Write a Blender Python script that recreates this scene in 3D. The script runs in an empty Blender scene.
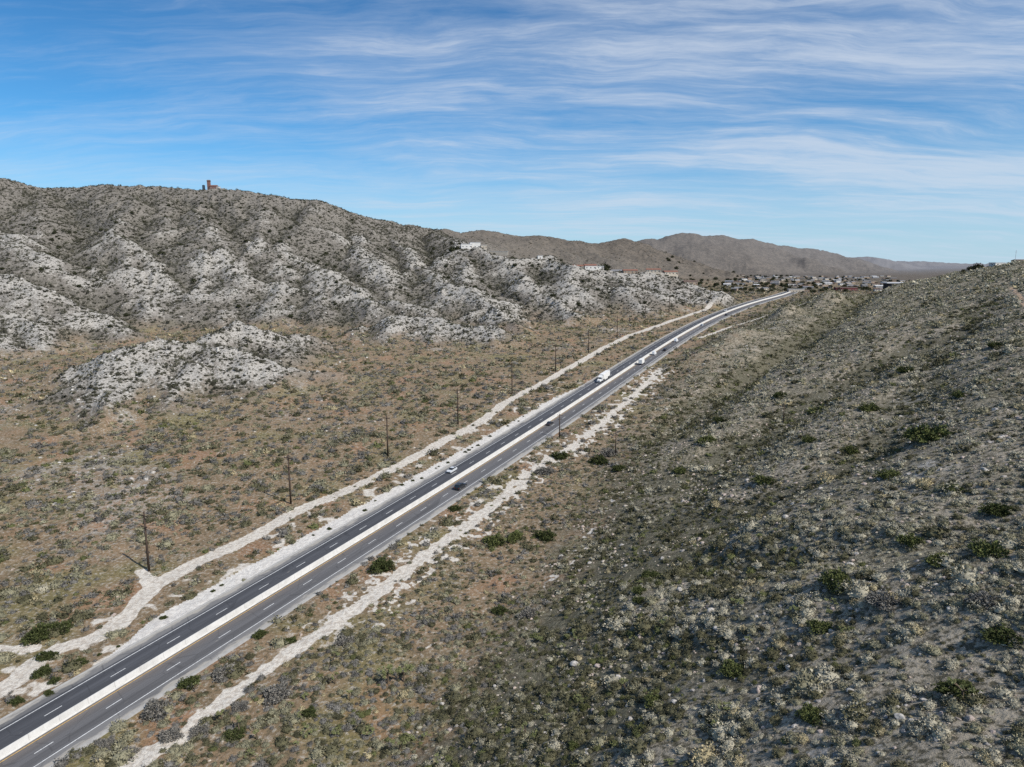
import bpy, bmesh, math, random, time
import numpy as np
from mathutils import Vector, Matrix
C = bpy.context.scene.collection
# ---------------------------------------------------------------- surveyed data (world metres, +Y away, z = altitude)
CREST=[(-926.6, 1050, 260.8), (-839.0, 1080, 244.2), (-781.1, 1120, 230.4), (-756.4, 1150, 221.8), (-741.3, 1170, 219.3), (-684.1, 1160, 219.8), (-638.4, 1150, 224.1), (-599.4, 1150, 221.8), (-557.3, 1160, 221.3), (-482.2, 1150, 215.7), (-439.0, 1140, 216.2), (-381.5, 1130, 207.7), (-346.4, 1140, 199.6), (-310.2, 1150, 198.9), (-283.9, 1170, 191.3), (-258.8, 1200, 180.8), (-238.7, 1240, 176.8), (-218.2, 1300, 175.3), (-191.0, 1360, 171.5), (-150.7, 1420, 167.0)]
LOW=[[(-324.2, 480, 13.8), (-298.5, 485, 25.5), (-273.3, 485, 36.6), (-245.8, 480, 46.9), (-217.1, 470, 52.0), (-186.8, 455, 48.3), (-158.7, 440, 41.3), (-123.2, 422, 24.2)], [(-228.1, 472, 51.1), (-231.0, 440, 43.8), (-229.9, 405, 35.4), (-221.6, 375, 27.2), (-211.1, 351, 19.4)], [(-205.2, 465, 49.2), (-193.3, 430, 37.7), (-185.5, 390, 26.5)], [(-312.8, 485, 21.3), (-311.0, 455, 14.3)], [(-484.3, 650, 68.3), (-423.8, 612, 51.3), (-380.4, 572, 36.7)], [(-466.2, 600, 52.3), (-402.0, 560, 35.6)], [(-67.2, 620, 50.7), (-66.7, 590, 41.4), (-67.5, 567, 33.2)], [(-37.0, 625, 47.6), (-16.5, 585, 37.7)], [(-94.9, 630, 50.8), (-100.8, 584, 35.4)], [(-126.2, 640, 46.4), (-128.5, 598, 35.5)], [(-217.2, 470, 50.7), (-197.1, 430, 36.4), (-185.7, 400, 24.6)], [(-209.6, 500, 52.5), (-205.2, 530, 57.8), (-186.3, 520, 52.8), (-170.0, 500, 40.4)], [(-310.7, 440, 12.6), (-284.9, 450, 16.5), (-266.7, 465, 24.5)], [(-98.2, 860, 86.6), (-58.1, 800, 76.5), (-22.5, 730, 64.4), (2.8, 660, 47.5)], [(-124.5, 760, 62.9), (-82.8, 720, 59.9)], [(20.9, 830, 71.0), (52.4, 780, 62.0), (69.7, 730, 52.2)]]
RIGHT=[[(58.0, 950, 102.2), (78.8, 900, 95.9), (67.2, 830, 76.8)], [(39.6, 1020, 109.3), (58.0, 950, 102.2), (101.9, 940, 95.7), (142.3, 930, 93.2), (176.7, 920, 88.2), (209.5, 940, 85.4), (236.2, 900, 73.6), (245.5, 860, 62.8)], [(142.3, 930, 93.2), (134.5, 830, 71.0), (132.9, 790, 57.1)], [(176.7, 920, 88.2), (166.2, 830, 59.5)], [(101.9, 940, 95.7), (101.0, 840, 68.4)], [(236.2, 900, 73.6), (211.9, 850, 58.5)], [(-16.0, 960, 106.2), (39.6, 1020, 109.3)]]
SPURS=[[(-741.3, 1170, 219.3), (-694.7, 1080, 195.8), (-617.7, 950, 147.4), (-557.4, 840, 103.1)], [(-839.0, 1080, 244.2), (-741.0, 960, 164.6), (-601.6, 860, 134.7), (-517.2, 790, 107.2), (-496.7, 770, 96.5)], [(-749.1, 860, 140.5), (-581.5, 760, 110.1), (-498.7, 700, 93.0), (-457.2, 680, 82.9), (-411.9, 665, 64.8), (-372.2, 650, 50.1), (-354.3, 645, 46.0)], [(-469.8, 685, 85.6), (-418.2, 630, 53.4), (-396.3, 600, 35.3)], [(-638.4, 1150, 224.1), (-549.8, 1060, 194.0), (-530.7, 980, 162.0), (-490.3, 900, 138.8), (-437.1, 820, 103.0), (-395.0, 760, 73.5), (-368.0, 725, 59.6)], [(-490.3, 900, 138.8), (-417.1, 830, 103.1), (-354.5, 760, 75.6)], [(-490.3, 900, 138.8), (-486.3, 830, 103.1), (-458.9, 770, 78.5)], [(-557.3, 1160, 221.3), (-495.1, 1040, 177.0), (-436.3, 930, 137.6), (-418.9, 890, 117.8)], [(-482.2, 1150, 215.7), (-432.8, 1010, 168.0), (-380.6, 920, 139.7), (-352.6, 830, 103.1), (-333.3, 760, 75.6)], [(-380.6, 920, 139.7), (-326.6, 850, 107.8), (-299.7, 800, 88.7)], [(-381.5, 1130, 207.7), (-349.3, 1000, 160.6), (-321.2, 930, 131.3), (-306.8, 860, 103.2)], [(-310.2, 1150, 198.9), (-300.4, 1040, 160.2), (-280.4, 900, 116.8), (-254.3, 800, 83.2), (-242.5, 720, 56.8)], [(-280.4, 900, 116.8), (-221.6, 830, 94.0), (-170.9, 780, 77.1), (-122.5, 710, 57.4)], [(-199.7, 810, 86.3), (-189.9, 745, 63.7)], [(-258.8, 1200, 180.8), (-234.0, 1060, 142.8), (-189.6, 930, 109.8), (-162.6, 880, 98.4), (-135.4, 830, 82.5)], [(-218.2, 1300, 175.3), (-181.0, 1120, 137.7), (-129.2, 980, 107.6), (-102.3, 920, 94.6), (-70.4, 840, 74.2)], [(-129.2, 980, 107.6), (-132.9, 850, 76.2)], [(-150.7, 1420, 167.0), (-102.7, 1200, 143.6), (-64.8, 1040, 123.7), (-57.5, 940, 99.6), (-56.4, 880, 81.5)], [(-64.8, 1040, 123.7), (-37.8, 1010, 118.9), (-16.0, 960, 106.2), (16.8, 860, 80.7)], [(-64.8, 1040, 123.7), (-86.6, 960, 102.2), (-97.3, 920, 90.8)], [(-93.2, 650, 53.8), (-69.3, 640, 52.7), (-53.2, 630, 48.1), (-28.2, 625, 46.7), (-3.3, 590, 36.4)], [(-69.3, 640, 52.7), (-68.5, 590, 33.9)], [(-53.2, 630, 48.1), (-35.9, 575, 29.8)], [(-93.2, 650, 53.8), (-97.8, 590, 29.7)], [(-51.9, 790, 68.1), (-12.4, 740, 59.8), (7.9, 700, 48.2)], [(-61.5, 770, 62.4), (-73.8, 730, 54.2)], [(-131.7, 640, 45.5), (-131.1, 610, 34.2)]]
FAR1=[(-251.7, 1500, 186.9), (-231.7, 1650, 188.9), (-180.4, 1700, 182.4), (-156.7, 1750, 186.0), (-116.7, 1800, 175.1), (-81.6, 1850, 183.5), (21.0, 1900, 179.3), (102.3, 1950, 176.1), (138.1, 2000, 165.9), (249.4, 2050, 157.8), (291.9, 2050, 160.6), (333.3, 2080, 168.5), (380.7, 2150, 154.8), (466.9, 2200, 120.1), (544.4, 2200, 90.0)]
FAR2=[(225.7, 3400, 186.7), (461.0, 3400, 182.1), (657.3, 3450, 225.4), (810.9, 3500, 250.9), (907.6, 3500, 248.5), (1083.3, 3600, 235.7), (1268.1, 3700, 214.4), (1461.6, 3800, 191.7), (1619.6, 3900, 180.9), (1762.3, 4000, 163.9), (1911.2, 4100, 131.9), (2149.7, 4200, 69.4)]
FAR3=[(2043.5, 5500, 165.3), (2547.1, 5600, 158.9), (2671.9, 5600, 151.2), (2779.7, 5600, 162.7), (2926.2, 5700, 140.5), (3124.9, 5800, 113.4), (3370.4, 5800, 73.7)]
FAR4=[(3798.3, 9500, 134.9), (4719.9, 9500, 154.4), (5116.0, 9500, 147.9), (5628.9, 9700, 135.7), (6152.2, 10000, 116.3), (8983.5, 11000, 110.3)]
ROAD=[(-156.03, 14.95, -1.54), (-146.81, 32.69, -0.36), (-137.6, 50.44, 0.82), (-128.38, 68.19, 2.0), (-119.17, 85.94, 3.18), (-109.95, 103.68, 4.36), (-100.74, 121.43, 5.54), (-91.51, 139.17, 6.72), (-82.26, 156.9, 7.9), (-73.01, 174.63, 9.08), (-63.77, 192.37, 10.25), (-54.56, 210.12, 11.43), (-45.39, 227.89, 12.61), (-36.26, 245.68, 13.79), (-27.19, 263.51, 14.97), (-18.18, 281.36, 16.15), (-9.23, 299.25, 17.33), (-0.34, 317.17, 18.5), (8.49, 335.12, 19.68), (17.27, 353.1, 20.86), (25.99, 371.11, 22.03), (34.67, 389.15, 23.21), (43.3, 407.2, 24.38), (51.91, 425.27, 25.56), (60.5, 443.35, 26.73), (69.08, 461.44, 27.9), (77.66, 479.52, 29.07), (86.25, 497.6, 30.23), (94.86, 515.67, 31.4), (103.51, 533.72, 32.56), (112.2, 551.74, 33.71), (120.95, 569.74, 34.86), (129.77, 587.69, 36.01), (138.67, 605.61, 37.15), (147.66, 623.48, 38.28), (156.75, 641.29, 39.4), (165.94, 659.05, 40.5), (175.25, 676.75, 41.6), (184.68, 694.38, 42.68), (194.24, 711.95, 43.73), (203.92, 729.45, 44.77), (213.74, 746.88, 45.78), (223.68, 764.24, 46.76), (233.75, 781.53, 47.71), (243.95, 798.76, 48.62), (254.26, 815.92, 49.49), (264.68, 833.03, 50.31), (275.2, 850.09, 51.08), (285.79, 867.1, 51.81), (296.45, 884.08, 52.47), (307.16, 901.03, 53.09), (317.89, 917.98, 53.65), (328.61, 934.93, 54.15), (339.29, 951.89, 54.6), (349.91, 968.9, 55.01), (360.41, 985.96, 55.36), (370.77, 1003.1, 55.68), (380.93, 1020.35, 55.95), (390.85, 1037.72, 56.19), (400.46, 1055.26, 56.4), (409.72, 1072.98, 56.58), (418.9, 1090.75, 56.74), (428.1, 1108.51, 56.88), (437.29, 1126.27, 57.0), (446.48, 1144.03, 57.11), (455.67, 1161.79, 57.2)]
GULLIES=[([(674.9, 1313.1), (304.5, 642.7), (200.0, 491.5), (154.9, 439.8), (114.7, 386.2), (84.1, 348.4), (55.8, 300.8)], 12, 18), ([(196.4, 332.8), (174.6, 325.8), (141.5, 302.2), (109.1, 273.0), (82.8, 250.5), (60.4, 232.2)], 6, 15), ([(258.0, 389.5), (204.5, 323.6), (156.6, 263.1), (121.0, 217.1), (90.8, 184.6)], 3, 13), ([(86.0, 119.5), (70.4, 122.2), (57.6, 134.2), (44.9, 160.2), (23.5, 178.7)], 2.2, 10), ([(64.3, 83.3), (53.9, 91.2), (44.0, 108.0), (31.1, 121.4), (10.2, 138.8)], 1.8, 8), ([(110.1, 196.5), (83.4, 185.7), (61.6, 183.6), (42.7, 194.9)], 3, 11)]
BUMPS=[(568, -105, 10, 18, 40), (705, -86, 13, 13, 36), (847, -59, 10, 16, 50), (505, -117, 6, 14, 30)]
TRACK=[(-116.3, 141.7), (-112.7, 149.2), (-112.7, 158.1), (-104.0, 166.3), (-102.2, 177.2), (-102.6, 188.8), (-97.9, 202.4), (-88.2, 218.4), (-76.4, 244.9), (-64.3, 263.0), (-47.6, 292.1), (-33.6, 322.1), (-16.5, 356.7), (-1.2, 401.9), (21.1, 447.4), (49.4, 511.4), (92.7, 607.1), (144.5, 693.3), (201.7, 784.6), (266.2, 871.6), (333.3, 1022.3)]
TRACK_FORK=[(-130.1, 160.4), (-124.5, 161.2), (-117.7, 160.3)]
POLE_PAD=[(-103.4, 191.6), (-110.0, 199.5)]
WASH=[(-80.8, 112.9), (-72.3, 120.5), (-66.7, 128.9), (-61.4, 141.2), (-55.0, 151.7), (-49.6, 161.7), (-40.7, 177.7), (-32.5, 194.0), (-22.8, 213.2), (-12.7, 232.2), (-0.8, 259.6), (14.0, 291.2), (28.6, 313.8), (43.9, 345.6), (60.7, 384.3), (82.1, 432.2), (100.5, 476.8)]
WASH_SIDE=[(9.9, 183.3), (17.0, 197.2), (24.0, 213.4), (31.1, 226.8), (41.1, 248.4)]
WASH_SMALL=[(-25.8, 150.5), (-20.7, 156.2), (-17.5, 160.2)]
RIGHT_TRACK=[(161.7, 608.6), (204.2, 664.7), (245.2, 703.2), (294.2, 754.1), (337.9, 803.9)]
HILL_TRACK=[(237.2, 326.2), (273.9, 389.5), (330.3, 482.5), (407.1, 612.4)]
POLES_LEFT=[(-108.5, 200.1), (-81.4, 250.5), (-54.9, 304.5), (-27.4, 352.5), (0.0, 415.7), (29.7, 478.8), (59.3, 545.4), (92.1, 620.7), (132.0, 704.9), (172.4, 781.8), (205.4, 822.9), (236.8, 854.2)]
POLES_RIGHT=[(22.4, 326.6), (44.6, 296.9), (109.5, 280.2)]
VEH=[('silver_car', 297.9, -7.7), ('black_suv', 282.8, 6.6), ('black_car', 376.9, 3.0), ('truck', 499.8, -9.6), ('white_van', 544.2, 4.7), ('white_box', 593.7, -0.3), ('dark_car', 602.5, 5.3), ('white_car', 651.1, 4.7), ('white_car', 750.3, 2.0), ('white_car', 879.9, -5.3), ('black_car', 838.3, 10.7)]
BUSHES=[('g', 57.0, 116.5, 6.21), ('g', 50.6, 107.6, 4.35), ('g', 39.5, 84.9, 3.69), ('g', 36.7, 107.4, 4.8), ('g', 111.0, 183.4, 10.27), ('g', 74.1, 124.9, 4.91), ('g', 90.8, 139.8, 4.23), ('d', 54.9, 79.6, 4.9), ('g', 74.1, 200.4, 6.62), ('g', 123.5, 240.1, 6.85), ('g', 77.2, 273.2, 8.0), ('d', -38.6, 198.6, 7.69), ('d', -72.0, 145.4, 4.57), ('d', -62.9, 164.3, 3.72), ('d', -118.9, 165.8, 7.47), ('d', -115.7, 168.8, 5.76), ('d', -111.4, 156.9, 4.61), ('d', -108.5, 150.9, 4.71), ('d', -102.0, 154.0, 3.64), ('d', -103.8, 147.8, 2.54), ('d', -102.2, 143.3, 2.23), ('d', -107.5, 140.6, 2.99), ('s', -76.8, 137.1, 8.85), ('s', -50.9, 140.5, 6.74), ('s', -65.3, 148.5, 5.94), ('g', -5.4, 213.7, 7.23), ('g', 1.0, 216.5, 6.71), ('d', 10.6, 216.6, 6.72), ('s', 42.3, 297.5, 8.46), ('d', 36.9, 288.2, 9.0), ('d', 42.9, 272.8, 5.45), ('g', 24.0, 108.6, 3.45), ('d', -55.4, 128.4, 3.94), ('s', -57.6, 137.0, 3.77), ('s', -62.9, 129.6, 4.06), ('g', 29.9, 155.6, 4.02), ('d', 90.4, 125.7, 5.23), ('g', 77.0, 108.2, 5.61), ('s', 13.4, 278.2, 7.85), ('d', 20.7, 297.1, 7.55), ('d', -3.1, 172.3, 4.37), ('s', 4.6, 168.0, 5.21), ('d', 34.4, 166.4, 4.79), ('g', 10.4, 106.1, 2.4), ('s', 59.3, 105.5, 5.11), ('g', 89.5, 162.1, 5.22), ('g', 70.9, 111.2, 4.46), ('d', -42.0, 134.2, 3.56), ('s', -40.7, 160.2, 4.66), ('s', -74.5, 124.0, 3.67), ('s', -80.1, 127.0, 3.38), ('d', -54.4, 161.2, 3.35), ('s', -68.3, 128.3, 4.5), ('d', -20.3, 242.2, 4.45), ('g', 61.6, 251.5, 5.11), ('d', 91.5, 305.2, 6.28), ('d', 28.8, 149.7, 3.01), ('g', 99.6, 203.0, 5.1), ('g', 95.9, 222.3, 5.46), ('d', 122.7, 319.6, 6.75), ('d', 157.0, 280.4, 6.34), ('g', 137.1, 213.7, 5.01), ('d', 178.9, 261.6, 5.36), ('s', 67.6, 94.9, 3.94), ('d', 64.8, 86.6, 4.57)]
ROCKS=[(39.2, 130.7, 1.92), (62.8, 124.4, 2.36), (56.4, 123.7, 0.96), (55.7, 109.0, 1.21), (48.2, 109.5, 1.69), (51.1, 102.5, 1.13), (43.0, 101.1, 1.55), (37.5, 98.1, 1.78), (36.0, 94.7, 1.14), (46.0, 79.4, 0.9), (47.0, 78.1, 1.54), (42.2, 82.5, 0.78), (26.7, 88.9, 1.31), (28.7, 86.0, 1.02), (45.7, 155.9, 1.37), (40.8, 115.2, 0.86), (13.1, 135.7, 2.3), (17.3, 131.2, 1.68), (20.1, 123.4, 1.58), (28.7, 118.7, 1.2), (26.4, 105.6, 1.69), (19.6, 107.0, 1.23), (-12.1, 125.3, 1.24), (-14.6, 135.1, 1.15), (17.1, 92.6, 1.33), (5.8, 112.9, 1.11), (-3.6, 137.5, 0.97), (26.3, 135.4, 1.36), (37.4, 148.3, 1.72), (14.3, 169.6, 1.2), (38.0, 122.8, 1.45), (63.7, 96.5, 1.3), (52.4, 73.8, 1.15), (54.1, 99.5, 0.8)]
JOSHUA=[(-27.4, 143.6, 4.12), (-23.9, 144.2, 4.53), (-21.5, 122.8, 3.16), (-54.8, 129.4, 3.17), (-59.6, 132.5, 2.86), (-39.2, 144.1, 2.94), (-41.7, 151.5, 2.66), (-69.6, 142.6, 2.23), (20.4, 117.3, 2.85), (23.1, 110.3, 2.22), (14.6, 142.9, 2.83), (2.3, 114.5, 2.58), (-34.6, 138.5, 2.41), (-2.2, 212.0, 2.69), (36.4, 191.8, 2.47), (-18.4, 169.2, 2.4), (-50.3, 126.9, 2.31), (-43.4, 131.9, 2.35), (54.3, 78.2, 2.95), (13.6, 146.4, 2.69), (56.8, 154.4, 2.78)]
HOUSE_WHITE=(-65.4, 1100.0, 125.8)
HOUSE_RED=(103.2, 939.6, 95.09)
TOWER=(-471.4, 1135.5, 214.23)
HALL=(329.0, 609.5, 76.2)
PINK=(546.6, 1174.4, 57.4)
CREST975=(469.9, 730.6, 94.9)
CREST1012=(473.8, 682.2, 101.7)
CREST1022=(478.3, 675.2, 103.1)
CREST990=(502.5, 756.7, 97.8)
CLUMP=(469.9, 730.6, 94.9)
B797=(441.0, 1106.7, 56.79)
B812=(462.5, 1102.6, 56.95)
B858=(522.2, 1079.5, 57.85)
B870=(541.5, 1081.8, 57.76)
B884=(355.7, 683.8, 73.3)
PALE=[(235.0, 611.4, 13, 0.9), (218.3, 595.6, 10, 0.8), (165.3, 500.7, 22, 0.6), (139.5, 510.4, 18, 0.5), (135.8, 458.8, 14, 0.5), (93.9, 157.8, 9, 0.7), (88.1, 155.1, 8, 0.6), (112.6, 164.4, 14, 0.5), (76.4, 105.1, 10, 0.5), (62.9, 84.5, 8, 0.7), (61.4, 90.1, 7, 0.5), (142.2, 302.8, 12, 0.6), (138.3, 241.2, 9, 0.6), (179.9, 345.1, 16, 0.4), (55.0, 210.2, 8, 0.4), (38.2, 76.8, 5, 0.8), (38.5, 81.5, 4, 0.7), (52.4, 79.4, 6, 0.4), (58.2, 75.7, 7, 0.6), (82.4, 388.3, 14, 0.4), (16.4, 121.4, 8, 0.3), (216.5, 342.7, 14, 0.4)]
PH_R, PH_L = 9.3, 2.1
HALL_Z = 66.0
SKY_ROT = -25.0
VEH_A = {}
for _n, _a, _o in VEH: VEH_A.setdefault(_n, _a)
def _h(ix, iy, seed):
    n = (ix.astype(np.int64)*374761393 + iy.astype(np.int64)*668265263 + seed*1442695041) & 0xffffffff
    n = ((n ^ (n >> 13))*1274126177) & 0xffffffff
    return (n ^ (n >> 16)) & 0xffffffff
def noise(x, y, sc, seed=0):
    """gradient noise, about -1..1"""
    x = np.asarray(x, float)/sc + 1000.37; y = np.asarray(y, float)/sc + 1000.71
    ix = np.floor(x); iy = np.floor(y); fx = x-ix; fy = y-iy
    u = fx*fx*fx*(fx*(fx*6-15)+10); v = fy*fy*fy*(fy*(fy*6-15)+10)
    def g(dx, dy):
        a = _h(ix+dx, iy+dy, seed)*(2*math.pi/4294967296.0)
        return np.cos(a)*(fx-dx) + np.sin(a)*(fy-dy)
    n00, n10, n01, n11 = g(0,0), g(1,0), g(0,1), g(1,1)
    a = n00+(n10-n00)*u; b = n01+(n11-n01)*u
    return (a+(b-a)*v)*1.5
def fbm(x, y, sc, octs=4, seed=0, gain=0.5):
    t = 0; a = 1.0; n = 0
    for i in range(octs):
        t = t + a*noise(x, y, sc/2**i, seed+i*17); n += a; a *= gain
    return t/n
def ridged(x, y, sc, octs=3, seed=0):
    t = 0; a = 1.0; n = 0
    for i in range(octs):
        t = t + a*(1-np.abs(noise(x, y, sc/2**i, seed+i*13))*2); n += a; a *= 0.5
    return t/n
def sstep(a, b, x):
    t = np.clip((x-a)/(b-a), 0, 1); return t*t*(3-2*t)
def smax(a, b, k):
    h = np.clip(0.5+0.5*(a-b)/k, 0, 1); return b+(a-b)*h+k*h*(1-h)
def valley(x, y):
    s = 0.469*x+0.883*y
    a = 2+0.059*s; b = 57+0.0015*(s-900); k = 6.0
    m = np.minimum(a, b)
    return m-k*np.log(np.exp(-(a-m)/k)+np.exp(-(b-m)/k))
HS = [-100, 75, 150, 228, 427, 731, 900, 1010, 1120, 1250]
H_TOP = [44, 46, 48, 50, 56, 58, 50, 36, 14, 0]
H_D0 = [-74, -78, -86, -98, -124, -140, -130, -116, -104, -90]
H_D1 = [10, 18, 28, 38, 60, 98, 110, 120, 120, 120]
def hill(x, y):
    """the near hillside right of the road: height above the valley"""
    s = 0.469*x+0.883*y; d = 0.883*x-0.469*y
    d = d+5*noise(x, y, 80, 5)+1.5*noise(x, y, 25, 6)
    H = np.interp(s, HS, H_TOP); d0 = np.interp(s, HS, H_D0); d1 = np.interp(s, HS, H_D1)
    p = (d-d0)/(d1-d0)
    q = np.clip(p, 0, 1)
    h = H*(0.72*q**1.22+0.28*q*q*(3-2*q)) + 0.03*np.clip(d-d1, 0, 300)
    return h-0.12*np.clip(d-d1-300, 0, 400)*(H > 0), p
def build_segs():
    rnd = random.Random(11)
    segs = []            # x0 y0 z0 x1 y1 z1 slope round
    def line(nodes, slope, w):
        for a, b in zip(nodes[:-1], nodes[1:]): segs.append((*a, *b, slope, w))
    def ribs(nodes, step, length, grad, slope, w, front=None, sub=None):
        side = 1; carry = step*0.5
        for a, b in zip(nodes[:-1], nodes[1:]):
            L = math.hypot(b[0]-a[0], b[1]-a[1])
            if L < 1: continue
            ux, uy = (b[0]-a[0])/L, (b[1]-a[1])/L; g = (b[2]-a[2])/L
            t = carry
            while t < L:
                x = a[0]+ux*t; y = a[1]+uy*t; z = a[2]+g*t
                side = -side
                sides = (side,) if front is None else (front,)
                if rnd.random() < 0.12: t += step*rnd.uniform(0.5, 1.4); continue
                for sd in sides:
                    ang = math.atan2(uy, ux)+sd*math.radians(rnd.uniform(50, 85)*(1 if front is None else 1.15))
                    if front is None and g > 0: ang = math.atan2(-uy, -ux)-sd*math.radians(rnd.uniform(50, 80))
                    ln = length*rnd.uniform(0.35, 1.6); dz = grad*rnd.uniform(0.85, 1.1)
                    pts = [(x, y, z-0.5)]; aa = ang
                    for k in (1, 2, 3):
                        aa += rnd.uniform(-0.28, 0.28)
                        q = pts[-1]; pts.append((q[0]+math.cos(aa)*ln/3, q[1]+math.sin(aa)*ln/3, q[2]-dz*ln/3*(0.8+0.2*k)))
                    line(pts, slope, w)
                    if sub: ribs(pts, *sub)
                t += step*rnd.uniform(0.45, 1.75)
            carry = t-L
    line(CREST, 0.62, 8)
    ribs(CREST, 48, 110, 0.40, 0.72, 3, front=-1, sub=(30, 34, 0.5, 0.85, 1.5))
    for s in SPURS:
        line(s, rnd.uniform(0.46, 0.6), rnd.uniform(2, 6))
        ribs(s, 40, 62, 0.38, 0.68, 2.5)
    for s in RIGHT:
        line(s, 0.42, 4); ribs(s, 26, 50, 0.30, 0.55, 1.5)
    for s in LOW:
        line(s, 0.52, 2); ribs(s, 21, 95, 0.27, 0.55, 0.8)
    for F, st, ln in ((FAR1, 95, 330), (FAR2, 170, 700)):
        line(F, 0.42, 15)
        ribs(F, st, ln, 0.27, 0.5, 6, front=-1, sub=(st*0.45, ln*0.22, 0.42, 0.65, 3))
    line(FAR3, 0.3, 30); ribs(FAR3, 260, 700, 0.2, 0.4, 10, front=-1)
    line(FAR4, 0.2, 60)
    return segs
SEGS = build_segs()
def mountains(x, y):
    xx = x+14*noise(x, y, 150, 25)+10*noise(x, y, 62, 21)+3.6*noise(x, y, 24, 22)
    yy = y+14*noise(x, y, 150, 26)+10*noise(x, y, 62, 23)+3.6*noise(x, y, 24, 24)
    m = np.full(x.shape, -200.0)
    for x0, y0, z0, x1, y1, z1, sl, w in SEGS:
        R = (max(z0, z1)-15)/sl+30
        if R <= 0: continue
        i = np.nonzero((xx > min(x0, x1)-R) & (xx < max(x0, x1)+R) & (yy > min(y0, y1)-R) & (yy < max(y0, y1)+R))[0]
        if not len(i): continue
        px = xx[i]-x0; py = yy[i]-y0; dx = x1-x0; dy = y1-y0
        t = np.clip((px*dx+py*dy)/(dx*dx+dy*dy+1e-9), 0, 1)
        dd = np.sqrt((px-t*dx)**2+(py-t*dy)**2+w*w)-w
        m[i] = smax(m[i], z0+t*(z1-z0)-sl*dd, 1.6)
    return m
def polydist(x, y, pts):
    """distance to a polyline and the signed side and arc length of the nearest point"""
    best = np.full(x.shape, 1e9); arc = np.zeros(x.shape); sd = np.zeros(x.shape); zz = np.zeros(x.shape); L0 = 0
    for a, b in zip(pts[:-1], pts[1:]):
        dx = b[0]-a[0]; dy = b[1]-a[1]; L = math.hypot(dx, dy)
        t = np.clip(((x-a[0])*dx+(y-a[1])*dy)/(L*L), 0, 1)
        ex = x-a[0]-t*dx; ey = y-a[1]-t*dy
        d = np.hypot(ex, ey); k = d < best
        best = np.where(k, d, best); arc = np.where(k, L0+t*L, arc); sd = np.where(k, np.sign(dy*ex-dx*ey), sd)
        if len(a) > 2: zz = np.where(k, a[2]+t*(b[2]-a[2]), zz)
        L0 += L
    return best, arc, sd, zz
def height(x, y, detail=True):
    x = np.asarray(x, float); y = np.asarray(y, float); sh = x.shape; x = x.ravel(); y = y.ravel()
    v = valley(x, y)
    s = 0.469*x+0.883*y; d = 0.883*x-0.469*y
    # plain rises gently toward the mountain foot, and washes cross it
    left = np.clip(-(d+175), 0, 900)
    v = v+0.018*left*(s < 2500)+ 1.6*noise(x, y, 130, 3)*sstep(15, 60, left)+0.7*noise(x, y, 40, 4)*sstep(5, 30, left)
    hh, p = hill(x, y)
    for g, dep, wid in GULLIES:
        gx = [q[0] for q in g]; gy = [q[1] for q in g]
        i = np.nonzero((x > min(gx)-60) & (x < max(gx)+60) & (y > min(gy)-60) & (y < max(gy)+60))[0]
        if len(i):
            dist, arc, sd, _ = polydist(x[i]+4*noise(x[i], y[i], 30, 8), y[i]+4*noise(x[i], y[i], 30, 9), g)
            tot = sum(math.hypot(b[0]-a[0], b[1]-a[1]) for a, b in zip(g[:-1], g[1:]))
            hh[i] -= dep*np.exp(-(dist/wid)**2)*np.minimum(1, hh[i]/12)*np.minimum(1, (tot-arc)/40+0.3)
    on = sstep(0.02, 0.25, p)
    hh = hh+on*(1.2*noise(x, y, 55, 31)+0.8*noise(x, y, 22, 32)+0.5*noise(x, y, 9, 33))*(hh > 0)
    for bx, by, bh, br, bs in BUMPS:
        r = ((s-bx)/bs)**2+((d-by)/br)**2
        hh = hh+bh*np.exp(-r)
    z = v+hh
    m = mountains(x, y)
    mm = m+(3.0*noise(x, y, 60, 45)+2.2*noise(x, y, 27, 46))*(y < 1100)
    mm = mm+3.5*(ridged(x, y, 30, 3, 47)-0.45)*sstep(620, 540, y)*sstep(-60, -110, x)
    mmask = sstep(-8, 14, m-z)
    far = sstep(900, 2500, y)
    mm = mm+mmask*(2.6*(ridged(x, y, 48, 4, 41)-0.4)*(1-far)+1.2*noise(x, y, 9, 42)+far*20*(ridged(x, y, 230, 4, 43)-0.4))
    z = smax(mm, z, 6.0)
    if ROAD:
        i = np.nonzero((np.abs(d+150) < 90) & (s > -80) & (s < 1400))[0]
        if len(i):
            dist, arc, sd, rz = polydist(x[i], y[i], ROAD)
            off = dist*sd                    # + is right of the centre line
            bed = 13.4
            w = 1-sstep(bed, bed+13, dist)
            z[i] = z[i]*(1-w)+(rz-0.12)*w
    if detail:
        z = z+(0.10*noise(x, y, 2.3, 51)+0.22*noise(x, y, 7, 52))*np.clip(1, 0, 1)*sstep(0, 1, 1.0)*(RD(x, y) > 13.5)
    return z.reshape(sh)
def RD(x, y):
    if not ROAD: return np.full(x.shape, 99.0)
    r = np.full(x.shape, 99.0); d = 0.883*x-0.469*y
    i = np.nonzero(np.abs(d+150) < 70)[0]
    if len(i): r[i] = polydist(x[i], y[i], ROAD)[0]
    return r
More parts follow.
